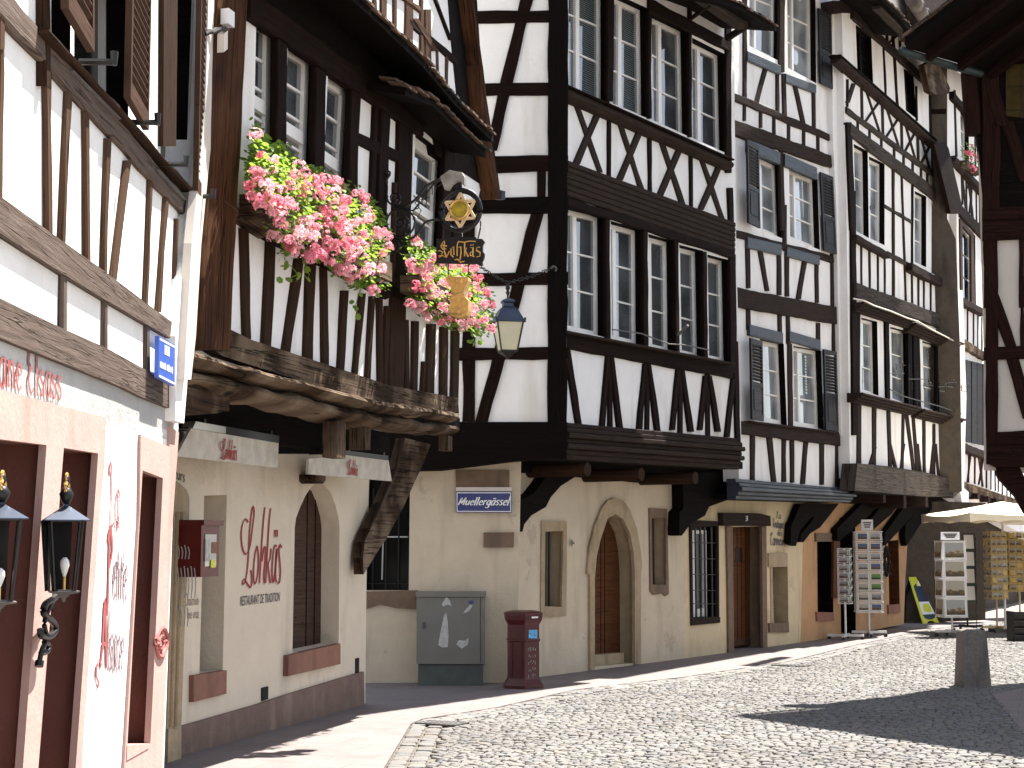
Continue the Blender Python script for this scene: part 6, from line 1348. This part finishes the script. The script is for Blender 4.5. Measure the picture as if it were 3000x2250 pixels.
# post box
pc=Vector((.128,18.86,0)); zt=EYE+(1590-1786)/F*18.9
PBX=thing('post_box','dark red six-sided iron post box with blue sticker and scratched graffiti by the corner','post box',tuple(pc))
mb=MB(); k=zt/.92; mb.lathe(pc,[(.25,0),(.25,.05*k),(.235,.07*k),(.205,.12*k),(.20,.14*k),(.20,.56*k),(.212,.57*k),(.212,.59*k),(.20,.60*k),(.20,.76*k),(.215,.78*k),(.235,.82*k),(.24,.87*k)],6,ang=R(5)); mb.build('column','postbox_red',PBX)
mb=MB(); mb.lathe(pc,[(.245,.871*k),(.245,.90*k),(.20,.915*k),(.12,.925*k)],6,ang=R(5)); mb.build('cap','postbox_red',PBX)
fn=Fac((pc.x+math.cos(R(55))*.1735,pc.y-math.sin(R(55))*.1735),55)
mb=MB(); mb.quad(fn.W(-.05,.60*k,.004),fn.W(.07,.60*k,.004),fn.W(.07,.70*k,.004),fn.W(-.05,.70*k,.004),[(0,0),(1,0),(1,1),(0,1)]); mb.build('sticker','skylight_blue',PBX)
mb=MB(); mb.quad(fn.W(-.03,.838*k,.034),fn.W(.06,.838*k,.034),fn.W(.06,.858*k,.034),fn.W(-.03,.858*k,.034)); mb.build('label','sign_white',PBX)
mb=MB(); q=random.Random(4); ss=[]
for r_ in range(5):
    y_=.47*k-r_*.075
    for c_ in range(4):
        x_=-.05+c_*.03; ss.append([(x_+q.uniform(-.01,.01),y_+q.uniform(-.02,.03)) for _ in range(4)])
pen(mb,ss,lambda x,y,d:fn.W(x,y,d),.0015,.004,30,.003); mb.build('graffiti','paper_scrap',PBX)
fn2=Fac((pc.x-math.cos(R(65))*.1735,pc.y-math.sin(R(65))*.1735),115); mb=MB()
for x_ in (-.06,.06): mb.box(fn2.W(x_,.36*k,.003),fn2.t*.006,fn2.n*.006,UP*.2)
mb.build('panel_frame','postbox_red',PBX)
# bollard
pbz=G(2850,2012); BO=MB(); 
hb=.66; BO.lathe(pbz,[(.235,0),(.228,.02),(.185,hb-.035),(.175,hb-.018),(.10,hb)],4,ang=R(4))
setp(BO.build('bollard','granite'),'tapered square stone bollard on the setts at the right','bollard')
# parasol
pp=Vector((G(2886,1600,1.6).x*0+ (2932-1500)/F*30.5,30.5,0)); hw=1.12
PA=thing('parasol','large square cream parasol sheltering the card racks at the right','parasol',tuple(pp))
ze=EYE+(1590-1503)/F*29.4; za=EYE+(1590-1470)/F*30.5; zv=EYE+(1590-1530)/F*29.4
mb=MB(); rr_=R(8); cr_=lambda a,b:pp+Vector((a*math.cos(rr_)-b*math.sin(rr_),a*math.sin(rr_)+b*math.cos(rr_),0)); nseg=12
cs=[cr_(-hw,-hw),cr_(hw,-hw),cr_(hw,hw),cr_(-hw,hw)]; ap=pp+UP*za; rg=[]
for i in range(4):
    for k in range(nseg):
        t_=k/nseg; a=cs[i].lerp(cs[(i+1)%4],t_); rg.append(a+UP*(ze-.05*math.sin(math.pi*t_)))
n=len(rg); mid=[ap.lerp(p,.5)-UP*.02 for p in rg]
mb.add([ap]+mid+rg,[(0,1+i,1+(i+1)%n) for i in range(n)]+[(1+i,1+n+i,1+n+(i+1)%n,1+(i+1)%n) for i in range(n)])
lo=[Vector((p.x,p.y,zv+.035*abs(math.sin(i*math.pi/3)))) for i,p in enumerate(rg)]
mb.add(rg+lo,[(i,n+i,n+(i+1)%n,(i+1)%n) for i in range(n)]); mb.build('canopy','parasol_cloth',PA)
mb=MB(); mb.tube([pp,pp+UP*za],.022,10); mb.build('pole','rack_white',PA); mb=MB(); mb.abox(pp.x-.25,pp.x+.25,pp.y-.25,pp.y+.25,0,.07); mb.build('base','cabinet_base',PA)
for k in range(4):
    mb=MB(); mb.tube([pp+UP*(za-.1),Vector((cs[k].x,cs[k].y,ze-.02))],.012,6); mb.build('rib','rack_white',PA)
p2=Vector(((3075-1500)/F*36,36,0)); PR=thing('parasol','red and white parasol further back at the right edge','parasol',tuple(p2)); za2=2.45
mb=MB(); n=16; rg=[p2+Vector((math.cos(k*6.283/n)*1.1,math.sin(k*6.283/n)*1.1,za2-.28)) for k in range(n)]; [mb.add([p2+UP*za2,rg[k],rg[(k+1)%n]],[(0,1,2)],None,k//2%2) for k in range(n)]; mb.build('canopy',['parasol_red','parasol_cloth'],PR)
mb=MB(); rg2=[p+UP*-.12 for p in rg]; mb.add(rg+rg2,[(k,n+k,n+(k+1)%n,(k+1)%n) for k in range(n)]); mb.build('valance','parasol_cloth',PR)
mb=MB(); mb.tube([p2,p2+UP*za2],.02,8); mb.build('pole','rack_white',PR)
# card racks
def rack(px_,py_,w_,h0,h1,rows,cols,rot,mats,frame,lab,name='card_rack',cat='card rack',faces=4,topsign=None,wire=True,rowgap=.0,cardk=.86,base='rack_white',cardname='postcard',sides=(0,1,2,3),basez=.10,depth=None,ph=.62):
    p=G(px_,py_); g=thing(name,lab,cat,tuple(p)); r=R(rot); ax=Vector((math.cos(r),math.sin(r),0)); ay=Vector((-math.sin(r),math.cos(r),0))
    mb=MB(); mb.tube([p+UP*basez,p+UP*h1],.018,8); mb.build('pole',base,g)
    mb=MB(); 
    for k in range(4):
        dv=(ax,ay,-ax,-ay)[k]; mb.box(p+dv*.15+UP*(basez),dv*.15,dv.cross(UP)*.025,UP*.02)
    mb.build('foot_cross',base,g)
    for k in range(4):
        dv=(ax,ay,-ax,-ay)[k]; m2=MB(); m2.tube([p+dv*.28-dv.cross(UP)*.012+UP*.035,p+dv*.28+dv.cross(UP)*.012+UP*.035],.034,10); m2.build('caster','rubber_black',g)
    dp=depth or w_/2
    dirs=[(-ay,ax),(ax,ay),(ay,-ax),(-ax,-ay)]
    mb=MB(); cme={}
    rh=(h1-h0)/rows; cw=w_/cols
    for f in range(faces):
        n_,t_=dirs[f]; o=p+n_*dp
        for c_ in range(cols+1): mb.box(o+t_*(-w_/2+c_*cw)+UP*(h0+h1)/2,t_*.005,n_*.006,UP*(h1-h0)/2)
        for r_ in range(rows+1): mb.box(o+n_*.012+UP*(h0+r_*rh),t_*w_/2,n_*.010,UP*.006)
        if f in sides:
            for r_ in range(rows):
                for c_ in range(cols):
                    mt=rnd.choice(mats); cx=o+t_*(-w_/2+(c_+.5)*cw)+UP*(h0+(r_+.52)*rh)+n_*.014; hwid=cw*cardk/2; hh_=rh*ph*.5+.0; 
                    m2=MB(); A_=[(-1,-1),(1,-1),(1,1),(-1,1)]
                    m2.add([cx+t_*hwid*a*1.0+UP*(hh_*b*1.12)+n_*(-.012*b-.0015) for a,b in A_],[(0,1,2,3)],[(0,0),(1,0),(1,1),(0,1)],0)
                    m2.add([cx+t_*hwid*a*.86+UP*hh_*b*.9+n_*(-.012*b*.8+.0012) for a,b in A_],[(0,1,2,3)],[(0,0),(1,0),(1,1),(0,1)],1)
                    m2.build(cardname,['rack_white' if 'white' in frame else frame,mt],g)
    mb.build('frame',frame,g)
    if topsign:
        n_,t_=dirs[0]; m2=MB(); z=h1+.02+topsign[1]/2; m2.box(p+UP*z+n_*.02,t_*topsign[0]/2,n_*.006,UP*topsign[1]/2); hd=m2.build('header','sign_white',g)
        m3=MB(); 
        for i_ in range(3): m3.box(p+UP*(z+topsign[1]*(.22-.2*i_))+n_*.028,t_*topsign[0]*(.36-.06*i_),n_*.002,UP*.012)
        m3.build('header_print','letter_grey',hd)
    return g
PM=['print_town','print_street','print_green','print_river','print_old']
m1=28.2/F
rack(2547,1868,.44,EYE+(1590-1795)*m1,EYE+(1590-1557)*m1,8,2,-6,PM,'rack_white','white wheeled spinner rack of postcards standing before the orange house wall',topsign=(.2,.19),sides=(0,1))
rack(2478,1875,.20,.62,1.55,7,1,-20,PM,'rack_white','narrow plastic-wrapped card stand beside the dark shop doorway',faces=2,sides=(0,1),basez=.08)
m2_=28.6/F
rack(2790,1866,.41,EYE+(1590-1808)*m2_,EYE+(1590-1585)*m2_,4,1,4,['print_old','print_town','print_old'],'rack_white','stand of four large framed town prints under the cream parasol',name='print_stand',cat='print stand',topsign=(.34,.14),cardk=.94,cardname='framed_print',ph=.86)
rack(2922,1853,.30,.62,1.85,9,3,10,['print_old','print_street','print_town','rack_yellow'],'rack_yellow','yellow spinner rack of small magnets on a wooden star foot',base='rack_beige',sides=(0,1,3),topsign=None,faces=4,cardname='magnet_card',cardk=.8)
rack(2915,1851,.50,.66,1.70,8,3,10,['print_old','print_town','rack_yellow'],'rack_beige','broad beige rack of souvenir magnets overlapping the yellow spinner',base='rack_beige',sides=(0,3),faces=4,cardname='magnet_card',cardk=.84) if False else None
rack(2990,1850,.36,.75,1.85,8,3,-12,['print_old','print_street','rack_yellow'],'rack_yellow','beige magnet rack cut off by the right edge beside the black crate',base='rack_beige',sides=(0,3),cardname='magnet_card')
rack(2835,1850,.24,.55,1.82,4,1,12,['rack_white','sign_white'],'rack_green','dark green frame stand holding blank white sheets, right of the framed prints',name='sheet_stand',cat='sheet stand',base='black_iron',cardk=.95,cardname='sheet',faces=2,sides=(0,1),ph=.9)
# bead string rack
bs=MB(); q=random.Random(5); p=G(2862,1845)
for k in range(70): 
    z=.5+k*.018; bs.tube([p+Vector((q.uniform(-.02,.02),0,z)),p+Vector((q.uniform(-.02,.02),0,z+.016))],.018,6)
bs.tube([p,p+UP*1.8],.008,6); setp(bs.build('bead_stand','rubber_black'),'thin stand of dark bead strings left of the yellow spinner rack','bead stand')
# sandwich board
bl=G(2706,1829); tt=Vector((.72,.69,0))*.60; sh=Vector((-.22,.22,.95)); AB=thing('sandwich_board','yellow sandwich board with navy and white poster leaning by the brown wall','sandwich board',tuple(bl))
nn=tt.cross(sh).normalized()
def AP(u,v_,d=0): return bl+tt*u+sh*v_+nn*d
mb=MB(); 
def slab(mb,pts,d0,d1):
    f=[AP(*p,d1) for p in pts]; g_=[AP(*p,d0) for p in pts]; n=len(pts); mb.add(f+g_,[tuple(range(n)),tuple(range(2*n-1,n-1,-1))]+[(i,i+n,(i+1)%n+n,(i+1)%n) for i in range(n)])
slab(mb,[(0,0),(.2,0),(.32,.05),(.5,.07),(.68,.05),(.8,0),(1,0),(1,1),(0,1)],-.02,0); mb.build('front_panel','yellow_board',AB)
mb=MB(); slab(mb,[(.12,.47),(.88,.47),(.9,.80),(.72,.86),(.7,.80),(.3,.80),(.28,.86),(.1,.8)],0,.004); mb.build('poster_top','navy_board',AB)
mb=MB(); slab(mb,[(.12,.2),(.88,.2),(.88,.468),(.12,.468)],0,.004); mb.build('poster_middle','sign_white',AB)
mb=MB(); slab(mb,[(.28,.25),(.72,.24),(.76,.34),(.66,.42),(.36,.43),(.26,.35)],.004,.006); mb.build('poster_print','yellow_board',AB)
mb=MB(); slab(mb,[(.12,.198),(.88,.198),(.80,.12),(.6,.09),(.4,.09),(.2,.12)],0,.004); mb.build('poster_foot','navy_board',AB)
mb=MB(); slab(mb,[(.38,.86),(.5,.93),(.62,.86),(.56,.81),(.44,.81)],0,.005); mb.build('poster_emblem','sign_white',AB)
mb=MB(); tp=AP(0,1); tq=AP(1,1); b2=bl+Vector((-.46,.46,0)); b3=b2+tt; mb.add([tp,tq,b3,b2]+[p-nn*.02 for p in (tp,tq,b3,b2)],[(0,1,2,3),(7,6,5,4),(0,4,5,1),(2,6,7,3),(1,5,6,2),(3,7,4,0)]); mb.build('rear_panel','navy_board',AB)
# crate
p=G(2992,1880); CR=MB()
for z in (.0,.12,.24,.36): CR.abox(p.x-.12,p.x+.4,p.y,p.y+.02,z+.02,z+.1)
for x_ in (-.12,.38): CR.abox(p.x+x_,p.x+x_+.02,p.y-.003,p.y+.4,0,.5)
CR.abox(p.x-.12,p.x+.4,p.y+.38,p.y+.4,.02,.48); CR.abox(p.x-.12,p.x+.4,p.y,p.y+.4,.0,.02)
setp(CR.build('crate','rubber_black'),'black slatted plastic crate on the ground at the right edge','crate')
# wreath on the orange wall
mb=MB(); wc=FEg.P(*V(16,1100,815),.10); q=random.Random(9)
for k in range(260):
    a=q.uniform(0,6.283); p=wc+FEg.t*math.cos(a)*.11+UP*math.sin(a)*.26+Vector((q.gauss(0,.02),q.gauss(0,.02),q.gauss(0,.02))); t=Vector((q.gauss(0,1),q.gauss(0,1),q.gauss(0,1))).normalized(); b=t.cross(UP+FEg.n).normalized(); mb.add([p-t*.03,p+b*.012,p+t*.03,p-b*.012],[(0,1,2,3)])
mb.tube(ringpts(wc,FEg.t*.42,UP,.26,20),.03,6); setp(mb.build('wreath','black_iron'),'long dark oval wreath hanging on the orange wall between rack and narrow window','wreath')
